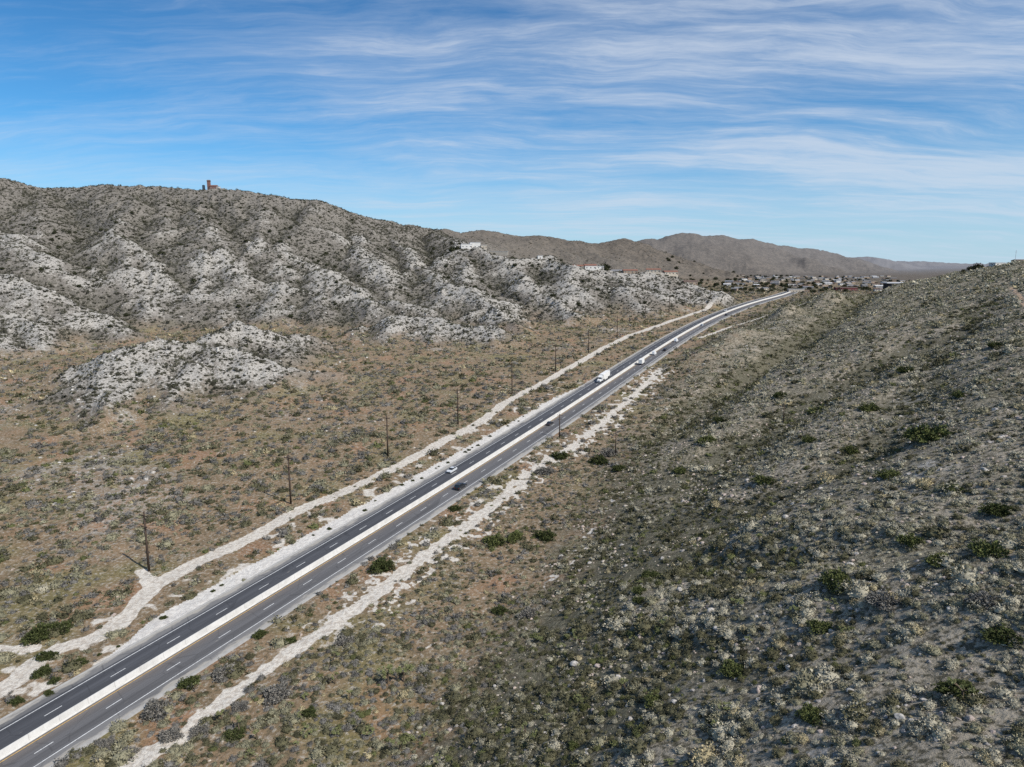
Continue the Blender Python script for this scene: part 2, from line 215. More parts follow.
def make_terrain():
    a1 = np.radians(np.concatenate([np.arange(-62, -38.5, 0.5), np.arange(-38.5, 38.5, ANG), np.arange(38.5, 62.01, 0.5)]))
    r = [22.0]
    while r[-1] < 14000:
        q = r[-1]
        if q < 420: s = min(3.0, max(0.35, q*q/52000))
        elif q < 1550: s = 3.0
        else: s = 3.0+(q-1550)*0.012
        r.append(q+s*RSC)
    r = np.array(r); R, A = np.meshgrid(r, a1, indexing='ij')
    X = R*np.sin(A); Y = R*np.cos(A)
    Z = np.empty_like(X)
    n = 40
    for i in range(0, len(r), n): Z[i:i+n] = height(X[i:i+n], Y[i:i+n])
    nr, na = X.shape
    me = bpy.data.meshes.new('ground')
    me.vertices.add(nr*na)
    me.vertices.foreach_set('co', np.stack([X, Y, Z], -1).astype(np.float32).ravel())
    i = np.arange(nr-1)[:, None]*na+np.arange(na-1)[None, :]
    q = np.stack([i, i+1, i+na+1, i+na], -1).reshape(-1, 4)[:, ::-1]
    nf = len(q)
    me.loops.add(nf*4); me.loops.foreach_set('vertex_index', q.astype(np.int32).ravel())
    me.polygons.add(nf); me.polygons.foreach_set('loop_start', np.arange(nf, dtype=np.int32)*4)
    me.update(calc_edges=True)
    me.polygons.foreach_set('use_smooth', np.ones(nf, bool))
    o = bpy.data.objects.new('ground', me); bpy.context.scene.collection.objects.link(o)
    o['kind'] = 'structure'
    return o, X, Y, Z
# ---------------------------------------------------------------- node helpers
def new_mat(name, rough=0.9, spec=0.2):
    m = bpy.data.materials.new(name); m.use_nodes = True
    nt = m.node_tree; b = nt.nodes['Principled BSDF']
    b.inputs['Roughness'].default_value = rough; b.inputs['Specular IOR Level'].default_value = spec
    return m, nt, b
class N:
    """small wrapper that wires shader nodes"""
    def __init__(s, nt): s.nt = nt
    def n(s, t, **k):
        o = s.nt.nodes.new(t)
        for a, v in k.items(): setattr(o, a, v)
        return o
    def put(s, sock, v):
        if isinstance(v, bpy.types.NodeSocket): s.nt.links.new(v, sock)
        elif v is not None:
            if hasattr(sock.default_value, '__len__') and not hasattr(v, '__len__'): v = (v, v, v, 1)[:len(sock.default_value)]
            if hasattr(sock.default_value, '__len__') and len(v) == 3 and len(sock.default_value) == 4: v = (*v, 1)
            sock.default_value = v
    def math(s, op, a, b=None, c=None, clamp=False):
        o = s.n('ShaderNodeMath', operation=op); o.use_clamp = clamp
        s.put(o.inputs[0], a); s.put(o.inputs[1], b)
        if c is not None: s.put(o.inputs[2], c)
        return o.outputs[0]
    def mix(s, f, a, b, mode='MIX'):
        o = s.n('ShaderNodeMix', data_type='RGBA', blend_type=mode)
        s.put(o.inputs[0], f); s.put(o.inputs[6], a); s.put(o.inputs[7], b)
        return o.outputs[2]
    def noise(s, vec, scale, det=4, rough=0.55, out=0):
        o = s.n('ShaderNodeTexNoise'); s.put(o.inputs['Vector'], vec)
        o.inputs['Scale'].default_value = scale; o.inputs['Detail'].default_value = det; o.inputs['Roughness'].default_value = rough
        return o.outputs[out]
    def voro(s, vec, scale, out='Distance', rnd=1):
        o = s.n('ShaderNodeTexVoronoi'); s.put(o.inputs['Vector'], vec); o.inputs['Scale'].default_value = scale
        o.inputs['Randomness'].default_value = rnd
        return o.outputs[out]
    def ramp(s, v, lo, hi):
        o = s.n('ShaderNodeMapRange', interpolation_type='SMOOTHSTEP'); s.put(o.inputs[0], v)
        o.inputs[1].default_value = lo; o.inputs[2].default_value = hi
        return o.outputs[0]
    def mapping(s, vec, scale=(1, 1, 1), rot=(0, 0, 0)):
        o = s.n('ShaderNodeMapping'); s.put(o.inputs[0], vec); o.inputs['Scale'].default_value = scale; o.inputs['Rotation'].default_value = rot
        return o.outputs[0]
    def attr(s, name, typ='GEOMETRY', out='Color'):
        o = s.n('ShaderNodeAttribute', attribute_type=typ, attribute_name=name); return o.outputs[out]
    def bump(s, h, dist, strength=1.0):
        o = s.n('ShaderNodeBump'); s.put(o.inputs['Height'], h); o.inputs['Distance'].default_value = dist; o.inputs['Strength'].default_value = strength
        return o.outputs[0]
def plain(name, col, rough=0.7, spec=0.3, var=0.25, scale=1.5, metal=0.0):
    """a painted or natural surface with a little dirt variation"""
    m, nt, b = new_mat(name, rough, spec); g = N(nt)
    tc = g.n('ShaderNodeTexCoord').outputs['Object']
    n1 = g.noise(tc, scale, 4); f = g.ramp(n1, 0.35, 0.7)
    c = g.mix(f, col, tuple(x*(1-var) for x in col))
    g.put(b.inputs['Base Color'], c); b.inputs['Metallic'].default_value = metal
    return m

# ---------------------------------------------------------------- object helpers
def link(name, me, mat=None, parent=None):
    o = bpy.data.objects.new(name, me); C.objects.link(o)
    if mat and not me.materials: me.materials.append(mat)
    if parent: o.parent = parent
    return o
def tag(o, label=None, cat=None, group=None, kind=None):
    if label: o['label'] = label
    if cat: o['category'] = cat
    if group: o['group'] = group
    if kind: o['kind'] = kind
    return o
def empty(name, loc, rz=0, label=None, cat=None, group=None):
    o = bpy.data.objects.new(name, None); C.objects.link(o); o.location = loc; o.rotation_euler = (0, 0, rz)
    o.empty_display_size = 0.5
    return tag(o, label, cat, group)
def copy_tree(o, parent=None, loc=None, rz=None):
    c = o.copy(); C.objects.link(c)
    if parent: c.parent = parent
    if loc is not None: c.location = loc
    if rz is not None: c.rotation_euler = (0, 0, rz)
    for ch in o.children: copy_tree(ch, c)
    return c
def mesh_np(name, v, f, smooth=False):
    v = np.asarray(v, np.float32); f = np.asarray(f, np.int32); k = f.shape[1]
    me = bpy.data.meshes.new(name); me.vertices.add(len(v)); me.vertices.foreach_set('co', v.ravel())
    me.loops.add(f.size); me.loops.foreach_set('vertex_index', f.ravel())
    me.polygons.add(len(f)); me.polygons.foreach_set('loop_start', np.arange(len(f), dtype=np.int32)*k)
    me.update(calc_edges=True)
    if smooth: me.polygons.foreach_set('use_smooth', np.ones(len(f), bool))
    return me
def bm_mesh(bm, name, smooth=False):
    me = bpy.data.meshes.new(name); bmesh.ops.recalc_face_normals(bm, faces=bm.faces); bm.to_mesh(me); bm.free()
    if smooth: me.polygons.foreach_set('use_smooth', np.ones(len(me.polygons), bool))
    return me
def add_box(bm, x0, x1, y0, y1, z0, z1, bev=0.0, taper=0.0):
    vs = [bm.verts.new(p) for p in ((x0, y0, z0), (x1, y0, z0), (x1, y1, z0), (x0, y1, z0),
          (x0+taper, y0+taper, z1), (x1-taper, y0+taper, z1), (x1-taper, y1-taper, z1), (x0+taper, y1-taper, z1))]
    fs = [bm.faces.new([vs[i] for i in q]) for q in ((3, 2, 1, 0), (4, 5, 6, 7), (0, 1, 5, 4), (1, 2, 6, 5), (2, 3, 7, 6), (3, 0, 4, 7))]
    if bev > 0:
        es = list({e for f in fs for e in f.edges}); bmesh.ops.bevel(bm, geom=es, offset=bev, segments=2, affect='EDGES', profile=0.7)
def add_tube(bm, p, q, r0, r1, n=8):
    p = Vector(p); q = Vector(q); d = (q-p); L = d.length; rot = d.to_track_quat('Z', 'Y').to_matrix().to_4x4()
    bmesh.ops.create_cone(bm, cap_ends=True, segments=n, radius1=r0, radius2=r1, depth=L, matrix=Matrix.Translation((p+q)/2) @ rot)
def box(name, dims, mat, parent=None, bev=0.0, taper=0.0):
    bm = bmesh.new(); add_box(bm, *dims, bev=bev, taper=taper)
    return link(name, bm_mesh(bm, name), mat, parent)
T0 = time.time()

# ---------------------------------------------------------------- the ground
ANG, RSC = 0.085, 1.0
ground, GX, GY, GZ = make_terrain()
print('terrain', GX.shape, round(time.time()-T0, 1))
def sampler(Z, X0, Y0, st):
    def f(x, y):
        u = np.clip((np.asarray(x)-X0)/st, 0, Z.shape[1]-1.01); v = np.clip((np.asarray(y)-Y0)/st, 0, Z.shape[0]-1.01)
        i = u.astype(int); j = v.astype(int); a = u-i; b = v-j
        return (Z[j, i]*(1-a)+Z[j, i+1]*a)*(1-b)+(Z[j+1, i]*(1-a)+Z[j+1, i+1]*a)*b
    return f
def blur(Z, k):
    for ax in (0, 1):
        c = np.cumsum(np.concatenate([np.repeat(np.take(Z, [0], ax), k+1, ax), Z, np.repeat(np.take(Z, [-1], ax), k, ax)], ax), ax)
        n = Z.shape[ax]
        Z = (np.take(c, range(2*k+1, 2*k+1+n), ax)-np.take(c, range(0, n), ax))/(2*k+1)
    return Z
cx, cy = np.meshgrid(np.arange(-1250, 1250, 5.0), np.arange(0, 2300, 5.0))
CM = mountains(cx.ravel(), cy.ravel()).reshape(cx.shape)
CZ = height(cx, cy, False)
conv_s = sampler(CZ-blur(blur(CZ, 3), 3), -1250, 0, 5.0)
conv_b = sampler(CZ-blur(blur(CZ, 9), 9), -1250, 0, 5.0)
mt_s = sampler(CM, -1250, 0, 5.0); z_s = sampler(CZ, -1250, 0, 5.0)
cd = np.full(cx.size, 999.0)
for L_, lim in ((SPURS, 150), (LOW, 999), (RIGHT, 999)):
    for ln in L_:
        q = [p for p in ln if p[2] < lim]
        if len(q) > 1: cd = np.minimum(cd, polydist(cx.ravel()+10*noise(cx.ravel(), cy.ravel(), 50, 96), cy.ravel(), [p[:2] for p in q])[0]*(1.0 if L_ is not LOW else 0.8))
spur_s = sampler(np.exp(-(cd/26)**2).reshape(cx.shape), -1250, 0, 5.0)
print('curv', round(time.time()-T0, 1))
def near(pts, x, y, w, amp=1.2, sc=9):
    """soft mask of a track of half width w"""
    r = np.zeros(x.shape); P = [p[:2] for p in pts]
    gx = [q[0] for q in P]; gy = [q[1] for q in P]
    i = np.nonzero((x > min(gx)-30) & (x < max(gx)+30) & (y > min(gy)-30) & (y < max(gy)+30))[0]
    if len(i):
        d = polydist(x[i], y[i], P)[0]+amp*noise(x[i], y[i], sc, 61)+0.4*amp*noise(x[i], y[i], sc*0.3, 62)
        r[i] = 1-sstep(0, 1.3, d-w+0.5)
    return r
def smooth_line(pts, n=6):
    P = [np.array(p[:2], float) for p in pts]; P = [2*P[0]-P[1]]+P+[2*P[-1]-P[-2]]; out = []
    for k in range(1, len(P)-2):
        a, b, c, d = P[k-1:k+3]
        for t in np.arange(n)/n:
            out.append(tuple(0.5*((2*b)+(c-a)*t+(2*a-5*b+4*c-d)*t*t+(3*b-a-3*c+d)*t**3)))
    out.append(tuple(P[-2])); return out
TRK = smooth_line(TRACK[:-2]+[(232.0, 832.0)], 4); WSH = smooth_line(WASH, 4)
def zones(x, y, z):
    """masks that say what grows or lies where"""
    s = 0.469*x+0.883*y; d = 0.883*x-0.469*y
    h, p = hill(x, y)
    raw = mt_s(x, y)-valley(x, y)-0.018*np.clip(-(d+175), 0, 900)-1
    mt = sstep(-5, 10, raw+5*noise(x, y, 35, 97)+3*noise(x, y, 12, 98))
    mt = np.where(y > 2290, 1.0, mt)*(d < -60)
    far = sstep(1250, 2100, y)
    el = z-valley(x, y)
    cs = conv_s(x, y); cb = conv_b(x, y)
    nz = fbm(x, y, 60, 4, 71)
    sp = spur_s(x, y)
    white = mt*np.clip(0.08+0.50*sp+cs*0.07+cb*0.022+nz*1.0-sstep(40, 110, el)*0.30, 0, 1)*(1-0.75*sstep(105, 165, el))*(1-far)
    white = np.maximum(white, sstep(-0.05, 0.6, fbm(x, y, 75, 4, 72)+0.15*sstep(420, 250, s))*0.45*(d < -185)*(1-mt))
    white = np.maximum(white, 0.55*sstep(-16, -1, raw)*sstep(-0.25, 0.55, fbm(x, y, 26, 3, 99))*(1-mt)*(d < -150)*(y < 1100))
    for qx, qy, qr, qs in PALE: white = np.maximum(white, qs*0.75*np.exp(-((x-qx)**2+(y-qy)**2)/qr**2)*(0.8+0.8*nz))
    sand = np.zeros(x.shape); apron = np.zeros(x.shape); verge = np.zeros(x.shape)
    i = np.nonzero((np.abs(d+150) < 75) & (s > -80) & (s < 1350))[0]
    if len(i):
        dist, arc, sd, _ = polydist(x[i], y[i], ROAD); off = dist*sd+0.5*noise(x[i], y[i], 6, 63)
        L = np.interp(arc, [0, 148, 170, 430, 470], [0, 0, 7.6, 5.4, 0])
        apron[i] = (off < -10.5) & (off > -11.0-L)
        verge[i] = ((off < -10) & (off > -32) | (off > 10) & (off < 26))*1.0
    sand = np.maximum(sand, near(TRK, x, y, 2.7, 0.8)); sand = np.maximum(sand, near(TRACK_FORK, x, y, 1.9)); sand = np.maximum(sand, near(POLE_PAD, x, y, 2.2))
    ww = near(WSH, x, y, 2.1, 1.7, 7)*sstep(0.75, 0.35, noise(x, y, 4, 68)*sstep(180, 260, s)+0.2); sand = np.maximum(sand, ww)
    sand = np.maximum(sand, near(WSH, x, y, 9, 6, 10)*sstep(-0.05, 0.45, noise(x, y, 4, 64)+0.8*noise(x, y, 1.6, 65))*0.85*sstep(60, 170, s))
    sand = np.maximum(sand, near(WASH_SIDE, x, y, 1.2, 2.6, 7)*0.75*sstep(-0.1, 0.5, noise(x, y, 5, 69)+0.6*noise(x, y, 2, 70))); sand = np.maximum(sand, near(WASH_SMALL, x, y, 0.2, 0.8, 5)*0.6)
    sand = np.maximum(sand, near(RIGHT_TRACK, x, y, 1.8)); 
    dirt = near(HILL_TRACK, x, y, 1.2, 0.9)*sstep(600, 420, s)
    pn = noise(x, y, 7, 66)+0.6*noise(x, y, 3, 67)
    sand = np.maximum(sand, np.where((d < -155) & (s < 420), 0.62, 0.5)*verge*sstep(0.1, 0.9, pn+np.where((d < -155) & (s < 420), 0.22, 0))*(1-np.maximum(sand, 0)))
    sand = np.maximum(sand, apron)
    sand = np.maximum(sand, 0.45*sstep(0.4, 0.8, fbm(x, y, 12, 4, 74))*(p > -0.4)*(p < 0.08)*(d > -140))
    hillm = sstep(-0.10, 0.22, p+0.10*pn)*(s < 1180)
    olive = sstep(0.0, 0.5, fbm(x, y, 34, 3, 75))
    rust = sstep(0.05, 0.5, fbm(x, y, 24, 3, 76))
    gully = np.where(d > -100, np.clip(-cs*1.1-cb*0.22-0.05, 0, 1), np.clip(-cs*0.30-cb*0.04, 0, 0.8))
    rut = np.zeros(x.shape)
    for T in (TRK,):
        i = np.nonzero((np.abs(d+178) < 60) & (s < 1000))[0]
        if len(i):
            dd = polydist(x[i]+0.35*noise(x[i], y[i], 8, 77), y[i], T)[0]; rut[i] = np.exp(-((dd-0.85)/0.38)**2)
    return dict(rut=rut, mt=mt, white=white, sand=sand, dirt=dirt, hill=hillm, olive=olive, rust=rust, gully=gully, far=far, s=s, d=d, p=p, el=el, verge=verge, apron=apron)
def zones_chunked(x, y, z):
    o = {}; n = 200000
    for k in range(0, len(x), n):
        q = zones(x[k:k+n], y[k:k+n], z[k:k+n])
        for a, b in q.items(): o.setdefault(a, []).append(b)
    return {a: np.concatenate(b) for a, b in o.items()}
ZN = zones_chunked(GX.ravel(), GY.ravel(), GZ.ravel())
def set_col(me, name, r, g, b, a):
    at = me.attributes.new(name, 'FLOAT_COLOR', 'POINT')
    at.data.foreach_set('color', np.stack([r, g, b, a], -1).astype(np.float32).ravel())
set_col(ground.data, 'zone', ZN['white'], ZN['sand'], ZN['hill'], ZN['olive'])
set_col(ground.data, 'tone', ZN['rust'], ZN['gully'], ZN['far'], ZN['dirt'])
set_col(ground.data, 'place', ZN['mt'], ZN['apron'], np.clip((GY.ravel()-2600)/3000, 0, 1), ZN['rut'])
print('zones', round(time.time()-T0, 1))

def ground_material():
    m, nt, b = new_mat('desert_ground', 1.0, 0.05); g = N(nt)
    P = g.n('ShaderNodeNewGeometry').outputs['Position']
    def sep(a):
        o = g.n('ShaderNodeSeparateColor'); g.put(o.inputs[0], g.attr(a)); return o.outputs[0], o.outputs[1], o.outputs[2], g.attr(a, out='Alpha')
    white, sand, hillm, olive = sep('zone'); rust, gully, far, dirt = sep('tone'); mt, apron, far2, rut = sep('place')
    nA = g.noise(P, 0.9, 6, 0.65); nB = g.noise(P, 0.16, 5, 0.6); nC = g.noise(P, 3.5, 5, 0.7)
    # plain: tan earth, olive and rusty annual growth, pale bare ground
    c = g.mix(g.ramp(nB, 0.35, 0.65), (0.245, 0.172, 0.106), (0.180, 0.135, 0.084))
    c = g.mix(g.math('MULTIPLY', olive, 0.65), c, (0.165, 0.158, 0.062))
    c = g.mix(g.math('MULTIPLY', rust, 0.75), c, (0.285, 0.165, 0.098))
    c = g.mix(g.ramp(nA, 0.50, 0.68), c, (0.37, 0.335, 0.28))
    c = g.mix(g.math('MULTIPLY', g.ramp(nA, 0.46, 0.36), 0.75), c, (0.085, 0.078, 0.052))
    # hillside: grey grit with pinkish rock and dark litter
    nM = g.noise(P, 0.045, 4, 0.6)
    hc = g.mix(g.ramp(nB, 0.35, 0.65), (0.262, 0.230, 0.178), (0.375, 0.328, 0.258)); hc = g.mix(g.math('MULTIPLY', g.ramp(nM, 0.46, 0.62), 0.55), hc, (0.185, 0.165, 0.115))
    hc = g.mix(g.math('MULTIPLY', olive, 0.35), hc, (0.125, 0.125, 0.062))
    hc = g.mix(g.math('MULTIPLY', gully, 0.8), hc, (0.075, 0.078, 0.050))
    hc = g.mix(g.ramp(nC, 0.54, 0.66), hc, (0.47, 0.395, 0.30))
    hc = g.mix(g.ramp(nA, 0.56, 0.40), hc, (0.098, 0.088, 0.062))
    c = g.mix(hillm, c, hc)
    # mountains: brown scree, pale granite, dark speckle of scrub
    v1 = g.voro(P, 0.42); v2 = g.voro(P, 0.95); nD = g.noise(P, 0.32, 5, 0.7)
    mc = g.mix(g.ramp(nB, 0.3, 0.7), (0.225, 0.204, 0.180), (0.150, 0.136, 0.118))
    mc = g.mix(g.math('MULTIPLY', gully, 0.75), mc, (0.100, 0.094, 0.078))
    mc = g.mix(g.math('MULTIPLY', g.ramp(nD, 0.5, 0.64), 0.6), mc, (0.33, 0.30, 0.26))
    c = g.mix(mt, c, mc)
    nE = g.noise(P, 1.1, 4, 0.65)
    wm = g.math('MULTIPLY', g.ramp(g.math('ADD', white, g.math('ADD', g.math('MULTIPLY', g.math('SUBTRACT', nD, 0.5), 1.5), g.math('MULTIPLY', g.math('SUBTRACT', nE, 0.5), 1.3))), 0.28, 0.72), 0.9)
    wc = g.mix(g.ramp(nA, 0.3, 0.7), (0.50, 0.475, 0.435), (0.29, 0.268, 0.238))
    c = g.mix(wm, c, wc)
    speck = g.math('MULTIPLY', g.math('MAXIMUM', g.ramp(v1, 0.36, 0.24), g.math('MULTIPLY', g.ramp(v2, 0.36, 0.24), 0.9)), g.math('MAXIMUM', mt, wm))
    c = g.mix(g.math('MULTIPLY', speck, 0.72), c, (0.065, 0.062, 0.045))
    # sand
    sc = g.mix(g.ramp(nC, 0.35, 0.7), (0.66, 0.62, 0.55), (0.52, 0.475, 0.41))
    sc = g.mix(g.math('MULTIPLY', rut, 0.35), sc, (0.36, 0.315, 0.26))
    sc = g.mix(g.ramp(nA, 0.55, 0.4), sc, (0.44, 0.39, 0.33))
    smk = g.ramp(g.math('ADD', sand, g.math('MULTIPLY', g.math('SUBTRACT', nC, 0.5), 0.7)), 0.36, 0.6)
    c = g.mix(smk, c, sc)
    apc = g.mix(g.ramp(nA, 0.4, 0.6), (0.64, 0.61, 0.56), (0.52, 0.49, 0.45))
    c = g.mix(g.ramp(apron, 0.4, 0.6), c, apc)
    c = g.mix(g.ramp(dirt, 0.4, 0.7), c, (0.46, 0.33, 0.225))
    # distant ranges: grey-brown ground, then bluish air haze painted into the colour by distance
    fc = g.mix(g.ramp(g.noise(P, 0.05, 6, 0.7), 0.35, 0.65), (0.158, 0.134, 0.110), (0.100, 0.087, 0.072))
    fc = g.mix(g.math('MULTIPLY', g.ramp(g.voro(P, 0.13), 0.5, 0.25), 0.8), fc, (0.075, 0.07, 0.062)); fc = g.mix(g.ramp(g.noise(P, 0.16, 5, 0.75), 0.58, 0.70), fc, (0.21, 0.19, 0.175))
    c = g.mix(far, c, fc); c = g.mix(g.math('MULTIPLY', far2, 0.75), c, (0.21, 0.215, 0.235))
    g.put(b.inputs['Base Color'], c)
    hgt = g.math('ADD', g.math('MULTIPLY', nC, 0.25), g.math('MULTIPLY', nA, 1.0))
    hgt = g.math('ADD', hgt, g.math('MULTIPLY', g.math('MULTIPLY', nD, 2.0), mt))
    g.put(b.inputs['Normal'], g.bump(hgt, 0.55, 0.8))
    return m
ground.data.materials.append(ground_material())

# ---------------------------------------------------------------- the road
RP = [np.array(p[:2], float) for p in ROAD]
ARC = [0.0]
for a, b in zip(RP[:-1], RP[1:]): ARC.append(ARC[-1]+float(np.hypot(*(b-a))))
def road_at(arc, off=0.0, up=0.0):
    x = np.interp(arc, ARC, [p[0] for p in ROAD]); y = np.interp(arc, ARC, [p[1] for p in ROAD]); z = np.interp(arc, ARC, [p[2] for p in ROAD])
    e = 12.0; a0, a1 = max(arc-e, 0), min(arc+e, ARC[-1])
    tx = np.interp(a1, ARC, [p[0] for p in ROAD])-np.interp(a0, ARC, [p[0] for p in ROAD]); ty = np.interp(a1, ARC, [p[1] for p in ROAD])-np.interp(a0, ARC, [p[1] for p in ROAD])
    L = math.hypot(tx, ty); tx /= L; ty /= L
    return Vector((x+ty*off, y-tx*off, z+up)), math.atan2(ty, tx)
END = ARC[-1]-2
def strip(name, o0, o1, z, mat, a0=0.0, a1=None, step=6.0, z1=None, parent=None, profile=None):
    a1 = END if a1 is None else a1; n = max(1, int((a1-a0)/step)); prof = profile or [(o0, z), (o1, z if z1 is None else z1)]
    v = []; uv = []; f = []; k = len(prof)
    for i in range(n+1):
        a = a0+(a1-a0)*i/n
        for o, zz in prof: v.append(road_at(a, o, zz)[0][:]); uv.append((o, a))
    for i in range(n):
        for j in range(k-1): f.append((i*k+j, i*k+j+1, (i+1)*k+j+1, (i+1)*k+j))
    me = mesh_np(name, v, f); l = me.uv_layers.new(name='UVMap')
    l.data.foreach_set('uv', np.array([uv[q] for t in f for q in t], np.float32).ravel())
    return link(name, me, mat, parent)
def asphalt(name, base, lane0, sgn, brown=0.0):
    m, nt, b = new_mat(name, 0.85, 0.25); g = N(nt)
    uv = g.n('ShaderNodeUVMap').outputs[0]; sx = g.n('ShaderNodeSeparateXYZ'); g.put(sx.inputs[0], uv); u = sx.outputs[0]
    long_ = g.noise(g.mapping(uv, (1.6, 0.03, 1)), 1.0, 5, 0.6); fine = g.noise(g.mapping(uv, (6, 6, 1)), 1.0, 4, 0.7)
    pat = g.noise(g.mapping(uv, (0.25, 0.02, 1)), 1.0, 3)
    c = g.mix(g.ramp(long_, 0.3, 0.7), tuple(x*0.86 for x in base), tuple(x*1.16 for x in base))
    c = g.mix(g.math('MULTIPLY', g.ramp(pat, 0.45, 0.6), 0.25), c, tuple(x*1.35 for x in base))
    au = g.math('MULTIPLY', u, sgn)
    for k in (0, 1):                                     # dark oil band and polished tracks of each lane
        cen = lane0+3.66*(k+0.5)
        dd = g.math('ABSOLUTE', g.math('SUBTRACT', au, cen))
        c = g.mix(g.math('MULTIPLY', g.ramp(dd, 1.1, 0.5), 0.16 if k == 0 else 0.34), c, tuple(x*0.5 for x in base))
    out = g.math('SUBTRACT', au, lane0+7.45)
    c = g.mix(g.math('MULTIPLY', g.ramp(out, -0.1, 0.2), 0.85), c, (0.185, 0.18, 0.175))
    if brown: c = g.mix(g.math('MULTIPLY', g.ramp(au, lane0+3.4, lane0+0.5), brown), c, (0.20, 0.165, 0.14))
    ck = g.n('ShaderNodeTexVoronoi', feature='DISTANCE_TO_EDGE'); g.put(ck.inputs['Vector'], g.mapping(uv, (0.22, 0.11, 1))); ck.inputs['Scale'].default_value = 1.0
    c = g.mix(g.math('MULTIPLY', g.ramp(ck.outputs['Distance'], 0.02, 0.005), 0.38), c, tuple(x*0.45 for x in base))
    pt = g.n('ShaderNodeTexVoronoi'); g.put(pt.inputs['Vector'], g.mapping(uv, (0.14, 0.018, 1))); pt.inputs['Scale'].default_value = 1.0
    ps = g.n('ShaderNodeSeparateColor'); g.put(ps.inputs[0], pt.outputs['Color'])
    c = g.mix(g.math('MULTIPLY', g.ramp(ps.outputs[0], 0.72, 0.78), 0.30), c, tuple(x*0.62 for x in base))
    c = g.mix(g.math('MULTIPLY', g.ramp(ps.outputs[1], 0.80, 0.86), 0.25), c, tuple(x*1.7 for x in base))
    sand_ = g.ramp(g.math('ADD', g.noise(g.mapping(uv, (0.5, 0.12, 1)), 1.0, 5, 0.7), g.math('MULTIPLY', g.ramp(au, lane0+7.6, lane0+9.9), 0.30)), 0.62, 0.80)
    c = g.mix(g.math('MULTIPLY', sand_, 0.8), c, (0.40, 0.37, 0.32))
    c = g.mix(g.math('MULTIPLY', g.ramp(fine, 0.5, 0.75), 0.35), c, tuple(x*1.7 for x in base))
    g.put(b.inputs['Base Color'], c); g.put(b.inputs['Normal'], g.bump(fine, 0.01))
    return m
M_AL = asphalt('dark_asphalt', (0.070, 0.072, 0.079), 1.45, -1); M_AR = asphalt('worn_asphalt', (0.112, 0.110, 0.112), 1.45, 1, 0.35)
M_LINE = plain('white_line_paint', (0.72, 0.72, 0.70), 0.7, 0.2, 0.35, 3); M_YEL = plain('yellow_line_paint', (0.62, 0.40, 0.13), 0.7, 0.2, 0.35, 2)
def concrete(name, col):
    m, nt, b = new_mat(name, 0.9, 0.15); g = N(nt); P = g.n('ShaderNodeNewGeometry').outputs['Position']
    a = g.noise(P, 0.5, 5, 0.65); c = g.mix(g.ramp(a, 0.35, 0.7), col, tuple(x*0.78 for x in col))
    c = g.mix(g.math('MULTIPLY', g.ramp(g.noise(P, 3, 4), 0.5, 0.7), 0.3), c, tuple(x*0.6 for x in col))
    g.put(b.inputs['Base Color'], c); return m
M_CON = concrete('pale_concrete', (0.60, 0.585, 0.55)); M_KERB = concrete('grey_concrete', (0.36, 0.35, 0.33))
tag(strip('road', -11.4, -0.9, 0, M_AL), kind='structure'); tag(strip('road', 0.9, 11.4, 0, M_AR), kind='structure')
tag(strip('median_pavement', 0, 0, 0, M_CON, profile=[(-0.95, -0.05), (-0.95, 0.05), (0.95, 0.05), (0.95, -0.05)]), kind='structure')
tag(strip('road_edge', 0, 0, 0, M_KERB, profile=[(11.35, 0.02), (12.3, -0.02), (12.9, -0.3)]), kind='structure')
tag(strip('road_edge', 0, 0, 0, M_KERB, profile=[(-12.5, -0.3), (-12.15, 0.06), (-12.0, 0.12), (-11.85, 0.12), (-11.7, 0.02), (-11.35, 0.01)]), kind='structure')
def barrier_mat():
    m, nt, b = new_mat('barrier_concrete', 0.9, 0.15); g = N(nt)
    uv = g.n('ShaderNodeUVMap').outputs[0]; sx = g.n('ShaderNodeSeparateXYZ'); g.put(sx.inputs[0], uv)
    n1 = g.noise(g.mapping(uv, (1, 0.25, 1)), 1.0, 5, 0.65); st = g.noise(g.mapping(uv, (2, 1.3, 1)), 1.0, 4, 0.7)
    c = g.mix(g.ramp(n1, 0.35, 0.7), (0.54, 0.53, 0.505), (0.44, 0.43, 0.405))
    c = g.mix(g.math('MULTIPLY', g.ramp(st, 0.52, 0.75), 0.5), c, (0.34, 0.325, 0.30))
    j = g.math('ABSOLUTE', g.math('SUBTRACT', g.math('FRACT', g.math('DIVIDE', sx.outputs[1], 6.1)), 0.5))
    c = g.mix(g.math('MULTIPLY', g.ramp(j, 0.485, 0.5), 0.6), c, (0.2, 0.19, 0.18))
    g.put(b.inputs['Base Color'], c); return m
bar = strip('median_barrier', 0, 0, 0, barrier_mat(), profile=[(-0.42, 0.052), (-0.42, 0.14), (-0.2, 0.40), (-0.11, 1.32), (0.11, 1.32), (0.2, 0.40), (0.42, 0.14), (0.42, 0.052)])
tag(bar, 'long pale concrete safety barrier along the middle of the highway', 'barrier')
for o in (1.62, -1.2): tag(strip('lane_line', o-0.11, o+0.11, 0.012, M_YEL), kind='structure')
for o in (8.85, -8.15): tag(strip('lane_line', o-0.11, o+0.11, 0.012, M_LINE), kind='structure')
def dashes(off, ph):
    v = []; f = []
    a = ph
    while a < END-5:
        k = len(v); hw = 0.10
        for aa, oo in ((a, off-hw), (a, off+hw), (a+3.66, off+hw), (a+3.66, off-hw)): v.append(road_at(aa, oo, 0.012)[0][:])
        f.append((k, k+1, k+2, k+3)); a += 14.63
    tag(link('lane_line', mesh_np('lane_dashes', v, f), M_LINE), kind='structure')
DASH_R, DASH_L = 5.2, -4.5
dashes(DASH_R, PH_R); dashes(DASH_L, PH_L)
print('road', round(time.time()-T0, 1))

def gz(x, y): return float(height(np.array([x]), np.array([y]))[0])

